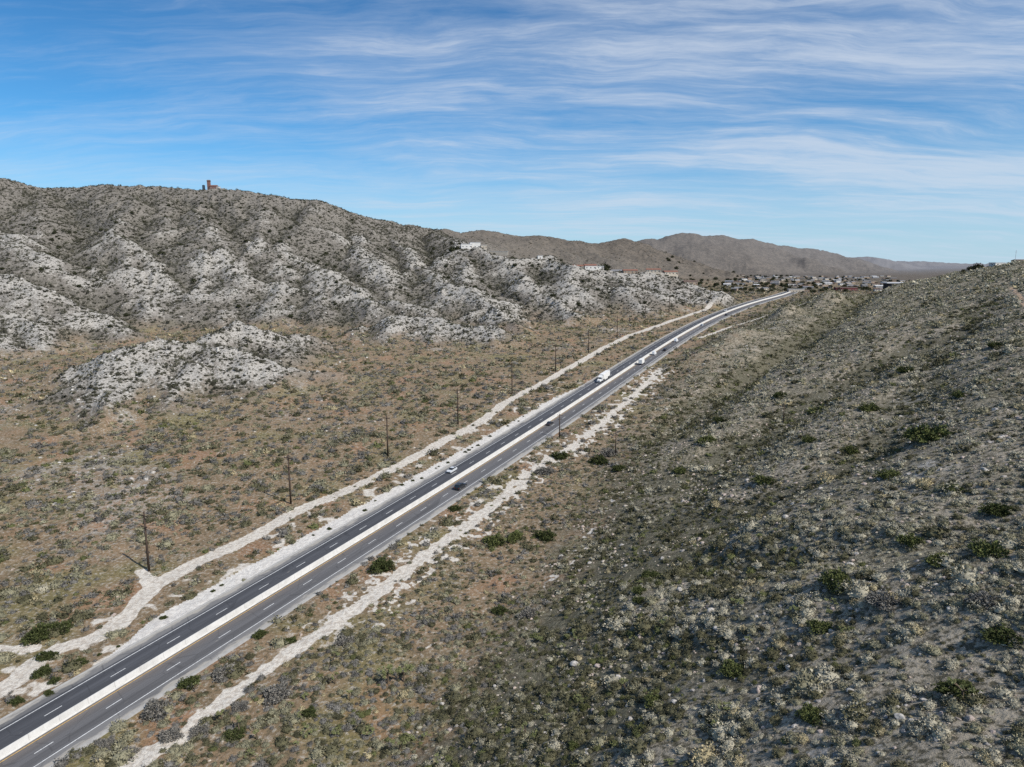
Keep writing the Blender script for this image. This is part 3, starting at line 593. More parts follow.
# ---------------------------------------------------------------- vegetation and stones
def veg_mat(name, base, var=0.5, trans=0.0, use_tint=True):
    m, nt, b = new_mat(name, 0.95, 0.05); g = N(nt)
    P = g.n('ShaderNodeTexCoord').outputs['Object']
    c = g.attr('tint', 'INSTANCER') if use_tint else base
    n1 = g.noise(P, 4.0, 3)
    geo = g.n('ShaderNodeNewGeometry')
    rnd = geo.outputs['Random Per Island']
    c2 = g.mix(1.0, c, (1.55, 1.5, 1.35), 'MULTIPLY'); c1 = g.mix(1.0, c, (0.5, 0.52, 0.5), 'MULTIPLY')
    cc = g.mix(rnd, c1, c2)
    g.put(b.inputs['Base Color'], cc)
    return m
def shrub_mesh(name, rng, nleaf, size, squash=0.72, core=2, ragged=0.25, tw=0, cr=0.78):
    """a desert bush: short leaf and twig blades packed round a ragged dark core, radius 1"""
    v = []; f = []
    if nleaf:
        th = rng.uniform(0, 2*math.pi, nleaf); cz = rng.uniform(-0.05, 1, nleaf)
        lob = 1+ragged*np.sin(th*rng.integers(2, 5)+rng.uniform(0, 6))+ragged*0.6*np.sin(th*5+cz*6+rng.uniform(0, 6))
        rr = lob*rng.uniform(0.62, 1.03, nleaf)
        sn = np.sqrt(np.clip(1-cz**2, 0, 1))
        c = np.stack([rr*sn*np.cos(th), rr*sn*np.sin(th), squash*rr*np.clip(cz, 0, 1)+0.02], -1)
        for k in range(nleaf):
            out = c[k]/max(np.linalg.norm(c[k]), 1e-3)+rng.normal(0, 0.45, 3); out /= np.linalg.norm(out)
            t = rng.normal(size=3); t -= out*t.dot(out); t /= np.linalg.norm(t)
            s = size*rng.uniform(0.6, 1.4); i = len(v)
            v += [c[k]-t*s*0.55, c[k]+t*s*0.55, c[k]+out*s*1.25]; f.append((i, i+1, i+2))
    bm = bmesh.new(); bmesh.ops.create_icosphere(bm, subdivisions=core, radius=cr)
    ph = rng.uniform(0, 6, 3)
    for q in bm.verts:
        w = 1+0.22*math.sin(q.co.x*7+ph[0])*math.sin(q.co.y*6+ph[1])+0.12*math.sin(q.co.z*9+ph[2])+rng.uniform(-0.1, 0.1)
        q.co = Vector((q.co.x*w, q.co.y*w, max(-0.12, q.co.z*w*squash)))
    bm.verts.ensure_lookup_table(); off = len(v); v += [np.array(q.co) for q in bm.verts]; f += [tuple(off+q.index for q in p.verts) for p in bm.faces]
    bm.free()
    return mesh_np(name, np.array(v), np.array(f))
def stone_mesh(name, rng, sub=2, flat=0.7):
    bm = bmesh.new(); bmesh.ops.create_icosphere(bm, subdivisions=sub, radius=1.0)
    dirs = rng.normal(size=(9, 3)); dirs /= np.linalg.norm(dirs, axis=1)[:, None]; cut = rng.uniform(0.55, 0.95, 9)
    for q in bm.verts:
        p = np.array(q.co)
        for dd, c in zip(dirs, cut):
            k = p.dot(dd)
            if k > c: p = p-dd*(k-c)
        p = p*(1+rng.uniform(-0.03, 0.03)); q.co = Vector((p[0], p[1]*0.85, p[2]*flat))
    me = bm_mesh(bm, name); return me
rng = np.random.default_rng(5)
M_TINT = veg_mat('scrub_leaves', None)
def rock_mat(name, base, tint=False):
    m, nt, b = new_mat(name, 0.95, 0.1); g = N(nt); P = g.n('ShaderNodeTexCoord').outputs['Object']
    c = g.attr('tint', 'INSTANCER') if tint else base
    n1 = g.noise(P, 2.2, 6, 0.7); k = g.ramp(n1, 0.35, 0.68)
    cc = g.mix(k, c, g.mix(1.0, c, (0.58, 0.56, 0.55), 'MULTIPLY')); g.put(b.inputs['Base Color'], cc)
    g.put(b.inputs['Normal'], g.bump(n1, 0.15)); return m
M_RTINT = rock_mat('loose_stone', None, True)
lib = bpy.data.collections.new('scrub_library')
def lib_add(me, mat, k):
    me.materials.append(mat); o = bpy.data.objects.new('variant_%02d' % k, me); lib.objects.link(o)
NEARV, MIDV, FARV, STV = 6, 5, 4, 4
k = 0
for i in range(NEARV): lib_add(shrub_mesh('near_scrub', rng, 260, 0.15, core=2), M_TINT, k); k += 1
for i in range(MIDV): lib_add(shrub_mesh('mid_scrub', rng, 70, 0.26, core=1), M_TINT, k); k += 1
for i in range(FARV): lib_add(shrub_mesh('far_scrub', rng, 14, 0.45, core=1, ragged=0.35), M_TINT, k); k += 1
for i in range(STV): lib_add(stone_mesh('stone', rng, 2 if i < 2 else 1), M_RTINT, k); k += 1
SH, MI, FA, ST = 0, NEARV, NEARV+MIDV, NEARV+MIDV+FARV

def scatter_polar(n, r0, r1, power=2.0, half=43.0):
    """random ground positions in a sector; power 2 = even per area"""
    u = rng.random(n); r = (r0**power+u*(r1**power-r0**power))**(1/power)
    a = np.radians(rng.uniform(-half, half, n)); return r*np.sin(a), r*np.cos(a), r
def area(r0, r1, half=43.0): return math.radians(2*half)/2*(r1*r1-r0*r0)
pts = {k: [] for k in ('x', 'y', 'z', 's', 'v', 't', 'q')}
hero = []          # the individuals: (screen size, x, y, z, scale, tint, zone)
def put(x, y, z, s, v, t, sq): 
    for k, a in zip(('x', 'y', 'z', 's', 'v', 't', 'q'), (x, y, z, s, v, t, sq)): pts[k].append(a)
def tints(n, cols, w, jit=0.18):
    c = np.array(cols)[rng.choice(len(cols), n, p=np.array(w)/sum(w))]
    return c*(1+rng.normal(0, jit, (n, 1)))
GREY, SAGE, DARK, STRAW, GREEN, TWIG = (0.335, 0.315, 0.262), (0.215, 0.205, 0.150), (0.100, 0.096, 0.062), (0.33, 0.285, 0.190), (0.110, 0.118, 0.055), (0.165, 0.158, 0.155)
bands = [(24, 90, 1), (90, 170, 1), (170, 300, 1), (300, 480, 1), (480, 760, 1), (760, 1420, 1), (1420, 2300, 1)]
def scrub(r0, r1):
    dens = 1.5 if r1 <= 170 else (0.85 if r1 <= 300 else (0.42 if r1 <= 480 else (0.30 if r1 <= 760 else (0.15 if r1 <= 1420 else 0.02))))
    n = int(area(r0, r1)*dens); x, y, r = scatter_polar(n, r0, r1)
    z0 = z_s(x, y); Z = zones_chunked(x, y, z0)
    cl = fbm(x, y, 11, 3, 81); cl2 = fbm(x, y, 45, 3, 82)
    ph = np.clip(0.60+cl*1.1+cl2*0.5, 0.06, 1.0)*1.0                     # hillside
    pp = np.clip(0.30+cl*0.6+cl2*0.35, 0.05, 0.8)*0.62                   # plains
    k = np.clip(0.55*ph, 0, 1)
    mt_d = np.clip(0.60+Z['gully']*0.4+0.5*cl-0.1*Z['white'], 0.1, 1)*(1 if r1 > 480 else 0.6)
    low_ = (Z['p'] > -0.75) & (Z['d'] > -122)
    prob = np.where(Z['hill'] > 0.5, ph, np.where(low_, np.clip(0.45+cl*0.8, 0.1, 0.9), pp*(1.0 if r1 < 300 else 1.5))); prob = prob*(1-Z['mt'])+Z['mt']*mt_d
    prob = np.where(Z['verge'] > 0.5, prob*0.8, prob)
    prob = prob*(1-0.97*(Z['sand'] > 0.4))*(1-Z['apron']*0.9)*(Z['dirt'] < 0.3)
    prob = prob*(RD(x, y) > 12.6)
    prob = prob*np.clip(1-Z['far']*0.6, 0, 1)
    kk = rng.random(n) < prob
    x, y, r, cl, cl2 = x[kk], y[kk], r[kk], cl[kk], cl2[kk]; Z = {a: b[kk] for a, b in Z.items()}; n = len(x)
    z = height(x, y)
    hl = Z['hill'] > 0.5; mt = Z['mt'] > 0.5
    s = np.where(hl, rng.lognormal(-0.80, 0.52, n), rng.lognormal(-0.38, 0.52, n))
    s = np.where((Z['p'] > -0.75) & (Z['d'] > -122) & ~hl, rng.lognormal(-0.60, 0.42, n), s)
    s = np.where(mt, rng.lognormal(-0.38, 0.36, n), s)
    if r0 >= 300: s = np.where(hl, s*1.45, s*1.25)
    if r0 >= 760: s = s*1.25
    s = np.clip(s, 0.15, 2.6)
    th = tints(n, (GREY, SAGE, DARK, STRAW, GREEN), (6, 3.4, 1.6, 0.6, 0.2)); tp = tints(n, (TWIG, SAGE, DARK, GREEN, STRAW), (3.2, 3, 3, 0.5, 0.5))
    tm = tints(n, ((0.075, 0.074, 0.055), (0.14, 0.135, 0.115), (0.055, 0.054, 0.044)), (3, 1.5, 2))
    low = hl & (Z['p'] < 0.35) & (rng.random(n) < 0.5)
    t = np.where(hl[:, None], th, tp); t = np.where(low[:, None], tints(n, (DARK, SAGE, GREY), (0.9, 1, 1.3)), t); t = np.where(mt[:, None], tm, t)
    gl = hl & (Z['gully'] > 0.12) & (rng.random(n) < 0.65); t = np.where(gl[:, None], tints(n, (DARK, GREEN), (4, 1)), t)
    base, cnt = (SH, NEARV) if r1 <= 170 else ((MI, MIDV) if r1 <= 480 else (FA, FARV))
    put(x, y, z-0.05*s, s, base+rng.integers(0, cnt, n), t, rng.uniform(0.75, 1.15, n))
for r0, r1, _ in bands: scrub(r0, r1)
ns = sum(len(a) for a in pts['x'])
def stones(r0, r1, dens, smin, smax, which):
    n = int(area(r0, r1)*dens); x, y, r = scatter_polar(n, r0, r1); z0 = z_s(x, y); Z = zones_chunked(x, y, z0)
    if which == 'hill': prob = np.clip(0.35+fbm(x, y, 20, 3, 83)*1.1, 0.03, 1)*(Z['hill'] > 0.5)+0.02
    else: prob = Z['white']*(Z['mt']*0.7+0.25)
    prob = prob*(RD(x, y) > 12.9)*(Z['sand'] < 0.6)
    kk = rng.random(n) < prob; x, y = x[kk], y[kk]; n = len(x)
    s = smin*(smax/smin)**(rng.random(n)**2.2)
    cols = ((0.52, 0.46, 0.385), (0.50, 0.41, 0.345), (0.38, 0.335, 0.28)) if which == 'hill' else ((0.58, 0.56, 0.52), (0.46, 0.44, 0.40))
    put(x, y, height(x, y)-0.12*s, s, ST+rng.integers(0, STV, n), tints(n, cols, (1,)*len(cols), 0.1), rng.uniform(0.7, 1.1, n))
stones(24, 170, 1.5, 0.08, 0.62, 'hill'); stones(170, 480, 0.40, 0.22, 0.95, 'hill')
stones(300, 700, 0.16, 0.4, 1.5, 'white'); stones(700, 1150, 0.035, 0.6, 1.8, 'white')
pts = {k: np.concatenate(v) for k, v in pts.items()}
print('scatter', len(pts['x']), ns, round(time.time()-T0, 1))
# the 300 shrubs and 300 stones that show largest become objects of their own
def in_view(x, y, z):
    p = math.radians(9.5); dz = z-100; dep = y*math.cos(p)-dz*math.sin(p)
    px = 512+710*x/dep; py = 383.5-710*(y*math.sin(p)+dz*math.cos(p))/dep
    return (px > 2) & (px < 1022) & (py > 2) & (py < 765), dep
vis, dep = in_view(pts['x'], pts['y'], pts['z'])
size = pts['s']/dep*vis
isst = pts['v'] >= ST
pick_s = np.argsort(-size*(~isst))[:300]; pick_r = np.argsort(-size*isst)[:300-len(ROCKS)]
def area_of(x, y):
    h, p = hill(np.array([x]), np.array([y])); p = p[0]
    if p < 0.05: return 'on the flat ground beside the pale wash'
    if x > 28 and y < 85: return 'on the slope in the lower right corner'
    if x < 12: return 'low on the slope above the pale wash'
    if y < 95: return 'on the slope along the bottom of the view'
    return 'on the open middle of the near slope'
def tname(t):
    L = sum(t)/3
    if t[0] > t[2]*1.55 and L > 0.21: return 'straw coloured'
    if L > 0.225: return 'pale grey'
    if t[1] > t[2]*2.3 and t[1] > 0.1: return 'bright green'
    if L > 0.115: return 'dull sage'
    return 'dark green'
VM = {}
def fixed(kind, idx, tint, factory):
    """a few shared meshes per look for the individuals"""
    key = (kind, idx, tint)
    if key not in VM: VM[key] = factory()
    return VM[key]
TT = {'straw coloured': STRAW, 'pale grey': GREY, 'bright green': GREEN, 'dull sage': SAGE, 'dark green': DARK}
VMAT = {k: veg_mat('scrub_'+k.replace(' ', '_'), v, use_tint=False) for k, v in TT.items()}
for i in pick_s:
    tn = tname(pts['t'][i]); v = int(pts['v'][i]) % 3
    me = fixed('s', v, tn, lambda: shrub_mesh('desert_shrub', rng, 320, 0.14, core=2))
    if not me.materials: me.materials.append(VMAT[tn])
    o = link('desert_shrub', me); o.location = (pts['x'][i], pts['y'][i], pts['z'][i]); s = pts['s'][i]; o.scale = (s, s, s*pts['q'][i]); o.rotation_euler[2] = rng.uniform(0, 6.28)
    ar = area_of(pts['x'][i], pts['y'][i]); tag(o, 'low %s rounded shrub %s' % (tn, ar), 'shrub', '%s shrubs %s' % (tn, ar))
RM = {'pale': rock_mat('boulder_pale', (0.50, 0.47, 0.43)), 'pinkish': rock_mat('boulder_pink', (0.47, 0.395, 0.35)), 'grey': rock_mat('boulder_grey', (0.36, 0.335, 0.31))}
RMESH = {}
def boulder(x, y, z, s, kind, label, group=None, sq=0.9):
    v = int(rng.integers(0, 4)); key = (kind, v)
    if key not in RMESH: RMESH[key] = stone_mesh('boulder', rng, 3); RMESH[key].materials.append(RM[kind])
    o = link('boulder', RMESH[key]); o.location = (x, y, z); o.scale = (s, s, s*sq); o.rotation_euler = (rng.uniform(-.2, .2), rng.uniform(-.2, .2), rng.uniform(0, 6.28))
    return tag(o, label, 'rock', group)
for i in pick_r:
    t = pts['t'][i]; kd = 'pinkish' if t[0] > t[1]*1.18 else ('pale' if t[0] > 0.42 else 'grey'); ar = area_of(pts['x'][i], pts['y'][i])
    boulder(pts['x'][i], pts['y'][i], pts['z'][i], pts['s'][i], kd, 'small %s loose stone %s' % (kd, ar), '%s stones %s' % (kd, ar), pts['q'][i])
for i, (x, y, w) in enumerate(ROCKS):
    kd = ('pale', 'pale', 'pinkish', 'pale', 'grey')[i % 5]; ar = area_of(x, y)
    if i == 0: lb = 'tall pale pointed boulder standing alone on the scrubby slope'
    elif i == 1: lb = 'wide pale boulder just behind the bright green bush'; 
    else: lb = '%s %s boulder among shrubs %s' % ('large' if w > 1.3 else 'medium', kd, ar)
    boulder(x, y, gz(x, y)+0.1*w, w*0.50, kd, lb, None if i < 2 else '%s %s boulders %s' % ('large' if w > 1.3 else 'medium', kd, ar), 1.3 if i == 0 else 0.8)
keep = np.ones(len(size), bool); keep[pick_s] = False; keep[pick_r] = False
def gn_group():
    ng = bpy.data.node_groups.new('scatter_scrub', 'GeometryNodeTree')
    ng.interface.new_socket('Geometry', in_out='INPUT', socket_type='NodeSocketGeometry'); ng.interface.new_socket('Geometry', in_out='OUTPUT', socket_type='NodeSocketGeometry')
    L = ng.links.new; nn = ng.nodes.new
    a = nn('NodeGroupInput'); b = nn('NodeGroupOutput'); ci = nn('GeometryNodeCollectionInfo'); ci.inputs['Collection'].default_value = lib
    ci.inputs['Separate Children'].default_value = True; ci.inputs['Reset Children'].default_value = True
    ip = nn('GeometryNodeInstanceOnPoints'); ip.inputs['Pick Instance'].default_value = True
    def at(nm, ty):
        q = nn('GeometryNodeInputNamedAttribute'); q.data_type = ty; q.inputs[0].default_value = nm; return q.outputs[0]
    L(a.outputs[0], ip.inputs['Points']); L(ci.outputs[0], ip.inputs['Instance']); L(at('var', 'INT'), ip.inputs['Instance Index'])
    L(at('rot', 'FLOAT_VECTOR'), ip.inputs['Rotation']); L(at('scl', 'FLOAT_VECTOR'), ip.inputs['Scale']); L(ip.outputs[0], b.inputs[0])
    return ng
NG = gn_group()
def scatter_object(name, sel, label, cat):
    me = bpy.data.meshes.new(name); n = int(sel.sum()); me.vertices.add(n)
    me.vertices.foreach_set('co', np.stack([pts['x'][sel], pts['y'][sel], pts['z'][sel]], -1).astype(np.float32).ravel())
    me.attributes.new('var', 'INT', 'POINT').data.foreach_set('value', pts['v'][sel].astype(np.int32))
    s = pts['s'][sel]; me.attributes.new('scl', 'FLOAT_VECTOR', 'POINT').data.foreach_set('vector', np.stack([s, s*rng.uniform(0.8, 1.1, n), s*pts['q'][sel]], -1).astype(np.float32).ravel())
    me.attributes.new('rot', 'FLOAT_VECTOR', 'POINT').data.foreach_set('vector', np.stack([rng.uniform(-.15, .15, n), rng.uniform(-.15, .15, n), rng.uniform(0, 6.28, n)], -1).astype(np.float32).ravel())
    t = np.concatenate([pts['t'][sel], np.ones((n, 1))], 1); me.attributes.new('tint', 'FLOAT_COLOR', 'POINT').data.foreach_set('color', t.astype(np.float32).ravel())
    o = link(name, me); md = o.modifiers.new('scatter', 'NODES'); md.node_group = NG
    return tag(o, label, cat, kind='stuff')
scatter_object('scrub', keep & ~isst, 'low grey and olive desert scrub covering the plain and the hills', 'scrub')
scatter_object('loose_stones', keep & isst, 'pale loose stones and rubble scattered over the slopes', 'rubble')

# larger bushes, each its own thing
BK = {'g': ('green_bush', 'green', (0.088, 0.102, 0.042)), 'd': ('dark_bush', 'dark green', (0.055, 0.066, 0.028)), 's': ('grey_bush', 'grey twiggy', (0.170, 0.163, 0.158))}
BMAT = {k: veg_mat('bush_'+k2[0], k2[2], use_tint=False) for k, k2 in BK.items()}
BMESH = {}
M_WOOD = plain('grey_brown_wood', (0.13, 0.10, 0.075), 0.95, 0.05, 0.4, 6)
def stems_mesh():
    bm = bmesh.new()
    for a in range(7):
        t = a*0.9+rng.uniform(-.3, .3); add_tube(bm, (0, 0, -0.1), (math.cos(t)*0.5, math.sin(t)*0.5, 0.5), 0.035, 0.015, 5)
    return bm_mesh(bm, 'stems')
ST_M = stems_mesh(); ST_M.materials.append(M_WOOD)
def bush(kind, x, y, w, label, group=None, name=None, k=0.50, sq=1.0):
    v = int(rng.integers(0, 4)); key = (kind, v)
    if key not in BMESH:
        me = shrub_mesh('foliage', rng, 1700, 0.11, squash=0.75, core=3, ragged=0.24, cr=0.62); me.materials.append(BMAT[kind]); BMESH[key] = me
        if kind == 'd': pass
    e = empty(name or BK[kind][0], (x, y, gz(x, y)), rng.uniform(0, 6.28), label, 'bush', group)
    f = link('foliage', BMESH[key], parent=e); f.scale = (w*k, w*k*rng.uniform(0.75, 1), w*k*0.85*sq)
    q = link('stems', ST_M, parent=e); q.scale = (w*k, w*k, w*k*0.8)
    return e
special = {0: 'round bright green bush in front of a wide pale boulder', 2: 'green bush lowest on the slope near the bottom edge', 4: 'largest green bush, high on the slope under the crest', 11: 'big dark round bush touching the right edge of the highway',
           12: 'dark round bush at the highway edge, lower of the pair there', 14: 'broad dark bush above the fork of the dirt track', 22: 'wide grey twiggy bush beside the highway shoulder at lower left'}
for i, (kd, x, y, w) in enumerate(BUSHES):
    if i == 22: x, y, w = x+1.9, y-1.0, 6.8
    d = 0.883*x-0.469*y
    if i in special: bush(kd, x, y, w, special[i]); continue
    if d < -160: ar = 'between the dirt track and the highway' 
    elif d < -100: ar = 'between the highway and the pale wash'
    else: ar = area_of(x, y)
    bush(kd, x, y, w, 'spreading %s bush %s' % (BK[kd][1], ar), '%s bushes %s' % (BK[kd][1], ar), sq=0.85)
# dark junipers dotted over the mountain side
jx, jy, jr = scatter_polar(5000, 620, 1180, 2.0, 38)
jz = z_s(jx, jy); JZ = zones_chunked(jx, jy, jz); jc = fbm(jx, jy, 120, 3, 90)
sel = np.nonzero((JZ['mt'] > 0.8) & (rng.random(5000) < np.clip(0.02+jc*0.35+JZ['gully']*0.15, 0.01, 0.6)))[0][:230]
JM = []
for i in range(3):
    me = shrub_mesh('crown', rng, 260, 0.2, squash=1.0, core=2, ragged=0.2); me.materials.append(veg_mat('juniper_green', (0.038, 0.042, 0.024), use_tint=False)); JM.append(me)
bmx = bmesh.new(); add_tube(bmx, (0, 0, -0.3), (0.03, 0.02, 0.6), 0.10, 0.06, 6); TRM = bm_mesh(bmx, 'trunk'); TRM.materials.append(M_WOOD)
def juniper(x, y, s, label, group, name='juniper_tree', z=None):
    e = empty(name, (x, y, gz(x, y) if z is None else z), rng.uniform(0, 6.28), label, 'tree', group)
    c = link('crown', JM[int(rng.integers(0, 3))], parent=e); c.scale = (s, s, s*0.95); c.location = (0, 0, s*0.25)
    t = link('trunk', TRM, parent=e); t.scale = (s, s, s)
    return e
for i in sel:
    up = 'high on the mountain face' if JZ['el'][i] > 70 else ('low on the mountain spurs' if jx[i] < -150 else 'on the rocky hills below the houses')
    juniper(float(jx[i]), float(jy[i]), float(rng.uniform(1.5, 2.9)), 'small dark juniper dotted %s' % up, 'junipers '+up)

# joshua trees
M_JL = veg_mat('joshua_leaves', (0.24, 0.26, 0.13), use_tint=False); M_JT = plain('joshua_bark', (0.16, 0.125, 0.09), 0.95, 0.05, 0.4, 8)
def joshua_meshes(seed):
    r = random.Random(seed); tb = bmesh.new(); v = []; f = []
    def rosette(c, d):
        c = np.array(c); d = np.array(d)
        for k in range(46):
            q = np.array([r.gauss(0, 1) for _ in range(3)]); q = q/np.linalg.norm(q)+d*0.55; q /= np.linalg.norm(q)
            t = np.cross(q, [r.gauss(0, 1) for _ in range(3)]); t /= np.linalg.norm(t); b = c+d*r.uniform(-0.28, 0.12); L = r.uniform(0.26, 0.40)
            i = len(v); v.extend([b-t*0.04, b+t*0.04, b+q*L]); f.append((i, i+1, i+2))
    def arm(p, d, L, rad, lev):
        q = [p[k]+d[k]*L for k in range(3)]; add_tube(tb, p, q, rad, rad*0.8, 7)
        if lev == 0: rosette(q, d); return
        for k in range(r.choice((2, 2, 3))):
            nd = [d[0]+r.uniform(-.9, .9), d[1]+r.uniform(-.9, .9), d[2]+r.uniform(-.1, .45)]; n = math.sqrt(sum(t*t for t in nd)); nd = [t/n for t in nd]
            arm(q, nd, L*r.uniform(0.5, 0.75), rad*0.72, lev-1)
    arm([0, 0, -0.2], [r.uniform(-.1, .1), r.uniform(-.1, .1), 1], r.uniform(1.3, 1.7), 0.17, 3)
    a = mesh_np('crown', np.array(v), np.array(f)); a.materials.append(M_JL); t = bm_mesh(tb, 'trunk'); t.materials.append(M_JT)
    return a, t
JT = [joshua_meshes(s) for s in (3, 8, 15, 21)]
for i, (x, y, h) in enumerate(JOSHUA):
    lb = {0: 'bushy pale green joshua tree, left one of a close pair', 1: 'bushy pale green joshua tree, right one of a close pair', 2: 'lone joshua tree directly below the close pair'}.get(i)
    ar = area_of(x, y); gp = None
    if lb is None: lb = 'branching pale green joshua tree %s' % ar; gp = 'joshua trees '+ar
    e = empty('joshua_tree', (x, y, gz(x, y)), rng.uniform(0, 6.28), lb, 'tree', gp); a, t = JT[i % 4]; k = h/3.6
    for nm, me in (('crown', a), ('trunk', t)):
        o = link(nm, me, parent=e); o.scale = (k*1.15, k*1.15, k)
    if i < 2:
        for j in range(2):
            o = link('crown', JT[(i+j+1) % 4][0], parent=e); o.scale = (k, k, k*0.9); o.location = (rng.uniform(-.9, .9), rng.uniform(-.6, .6), 0)
yn = 0
for i in range(400):
    x, y = float(rng.uniform(-58, 62)), float(rng.uniform(88, 185)); d = 0.883*x-0.469*y
    if d < -112 or noise(np.array([x]), np.array([y]), 22, 95)[0] < 0.05 or yn >= 46: continue
    yn += 1; ar = area_of(x, y); k = float(rng.uniform(0.45, 0.85))
    e = empty('yucca_plant', (x, y, gz(x, y)), rng.uniform(0, 6.28), 'low clump of spiky pale green yucca '+ar, 'yucca', 'yuccas '+ar)
    for j in range(2 + i % 2):
        o = link('leaf_rosette', JT[(i+j) % 4][0], parent=e); o.scale = (k, k, k*0.62); o.location = (rng.uniform(-.5, .5)*k, rng.uniform(-.5, .5)*k, -0.75*k); o.rotation_euler[2] = rng.uniform(0, 6)
print('plants', round(time.time()-T0, 1))

# ---------------------------------------------------------------- poles
M_POLE = plain('weathered_pole_wood', (0.085, 0.062, 0.048), 0.9, 0.1, 0.4, 2); M_INS = plain('brown_porcelain', (0.10, 0.06, 0.045), 0.3, 0.5, 0.2, 9)
def pole_proto(h):
    e = empty('utility_pole', (0, 0, 0)); bm = bmesh.new(); add_tube(bm, (0, 0, -0.5), (0, 0, h), 0.38, 0.24, 10); link('pole', bm_mesh(bm, 'pole', True), M_POLE, e)
    for k, (z, L) in enumerate(((h-1.1, 1.9), (h-4.6, 1.3))):
        bm = bmesh.new(); add_box(bm, -L, L, 0.18, 0.33, z-0.13, z+0.13); a = link('crossarm', bm_mesh(bm, 'crossarm'), M_POLE, e)
        for x in (-L+0.12, 0, L-0.12):
            bm = bmesh.new()
            for q in range(3): add_tube(bm, (x, 0.25, z+0.1+q*0.12), (x, 0.25, z+0.2+q*0.12), 0.11, 0.07, 8)
            link('insulator', bm_mesh(bm, 'insulator'), M_INS, a)
    return e
pp = pole_proto(18.5); first = True
ordn = ['nearest', 'second', 'third', 'fourth', 'fifth', 'sixth', 'seventh', 'eighth', 'ninth', 'tenth', 'eleventh', 'farthest']
for i, (x, y) in enumerate(POLES_LEFT):
    e = pp if i == 0 else copy_tree(pp)
    x2, y2 = POLES_LEFT[min(i+1, len(POLES_LEFT)-1)]; x1, y1 = POLES_LEFT[max(i-1, 0)]
    e.location = (x, y, gz(x, y)); e.rotation_euler = (rng.uniform(-.012, .012), rng.uniform(-.02, .02), math.atan2(y2-y1, x2-x1)+math.pi/2)
    tag(e, 'brown wooden utility pole beside the dirt track, %s in its row' % ordn[i], 'utility pole', 'utility poles along the dirt track')
for i, (x, y) in enumerate(POLES_RIGHT):
    e = copy_tree(pp, loc=(x, y, gz(x, y)), rz=-0.4); k = (0.62, 0.58, 0.45)[i]; e.scale = (k*1.2, k*1.2, k)
    tag(e, ('short dark wooden pole between the highway and the pale wash', 'slim wooden pole on the scrub flat right of the wash', 'slim wooden pole standing low on the near hillside')[i], 'utility pole')

# ---------------------------------------------------------------- vehicles (x forward, y left, z up)
def paint(name, col, rough=0.35, metal=0.0):
    m = plain(name, col, rough, 0.5, 0.12, 2, metal); m.node_tree.nodes['Principled BSDF'].inputs['Coat Weight'].default_value = 0.4; return m
M_GLASS = plain('dark_window_glass', (0.02, 0.024, 0.03), 0.08, 0.6, 0.1); M_TYRE = plain('tyre_rubber', (0.02, 0.02, 0.02), 0.85, 0.2, 0.2, 5)
M_RIM = plain('alloy_rim', (0.45, 0.45, 0.46), 0.3, 0.5, 0.2, 6, 0.7); M_LAMP = plain('headlight_lens', (0.75, 0.76, 0.78), 0.15, 0.6, 0.1); M_TAIL = plain('tail_light_lens', (0.35, 0.02, 0.015), 0.25, 0.5, 0.1)
M_DKPL = plain('dark_trim', (0.03, 0.03, 0.033), 0.7, 0.3, 0.2)
def loft(profile, hw, inset_top):
    """side profile (x,z) pairs extruded over the width with narrower top"""
    bm = bmesh.new(); zs = [p[1] for p in profile]; z0, z1 = min(zs), max(zs); L = []; R = []
    for x, z in profile:
        t = (z-z0)/(z1-z0+1e-6); w = hw-inset_top*t*t
        L.append(bm.verts.new((x, w, z))); R.append(bm.verts.new((x, -w, z)))
    n = len(profile)
    for i in range(n):
        j = (i+1) % n; bm.faces.new((L[i], L[j], R[j], R[i]))
    bm.faces.new(L[::-1]); bm.faces.new(R)
    bmesh.ops.bevel(bm, geom=[e for e in bm.edges if abs(e.verts[0].co.y-e.verts[1].co.y) < 0.01 and e.calc_length() > 0.1], offset=0.05, segments=2, affect='EDGES', profile=0.6)
    return bm
def wheels(e, xs, hw, r=0.34, wd=0.24, dual=False):
    for x in xs:
        for s in (-1, 1):
            w = bmesh.new(); y0 = s*(hw-wd*(1.9 if dual else 1)); y1 = s*hw; add_tube(w, (x, y0, r), (x, y1, r), r, r, 18)
            bmesh.ops.bevel(w, geom=[q for q in w.edges if q.calc_length() < r*0.6], offset=0.03, segments=1, affect='EDGES')
            ty = link('wheel', bm_mesh(w, 'wheel'), M_TYRE, e)
            w = bmesh.new(); add_tube(w, (x, y1-s*0.04, r), (x, y1+s*0.015, r), r*0.62, r*0.55, 14); link('rim', bm_mesh(w, 'rim'), M_RIM, ty)
def lamps(e, xf, xb, hw, zf, zb):
    for s in (-1, 1):
        box('headlight', (xf-0.06, xf+0.03, s*hw*0.72-0.17, s*hw*0.72+0.17, zf-0.08, zf+0.08), M_LAMP, e, 0.02)
        box('tail_light', (xb-0.03, xb+0.06, s*hw*0.8-0.12, s*hw*0.8+0.12, zb-0.12, zb+0.12), M_TAIL, e, 0.02)
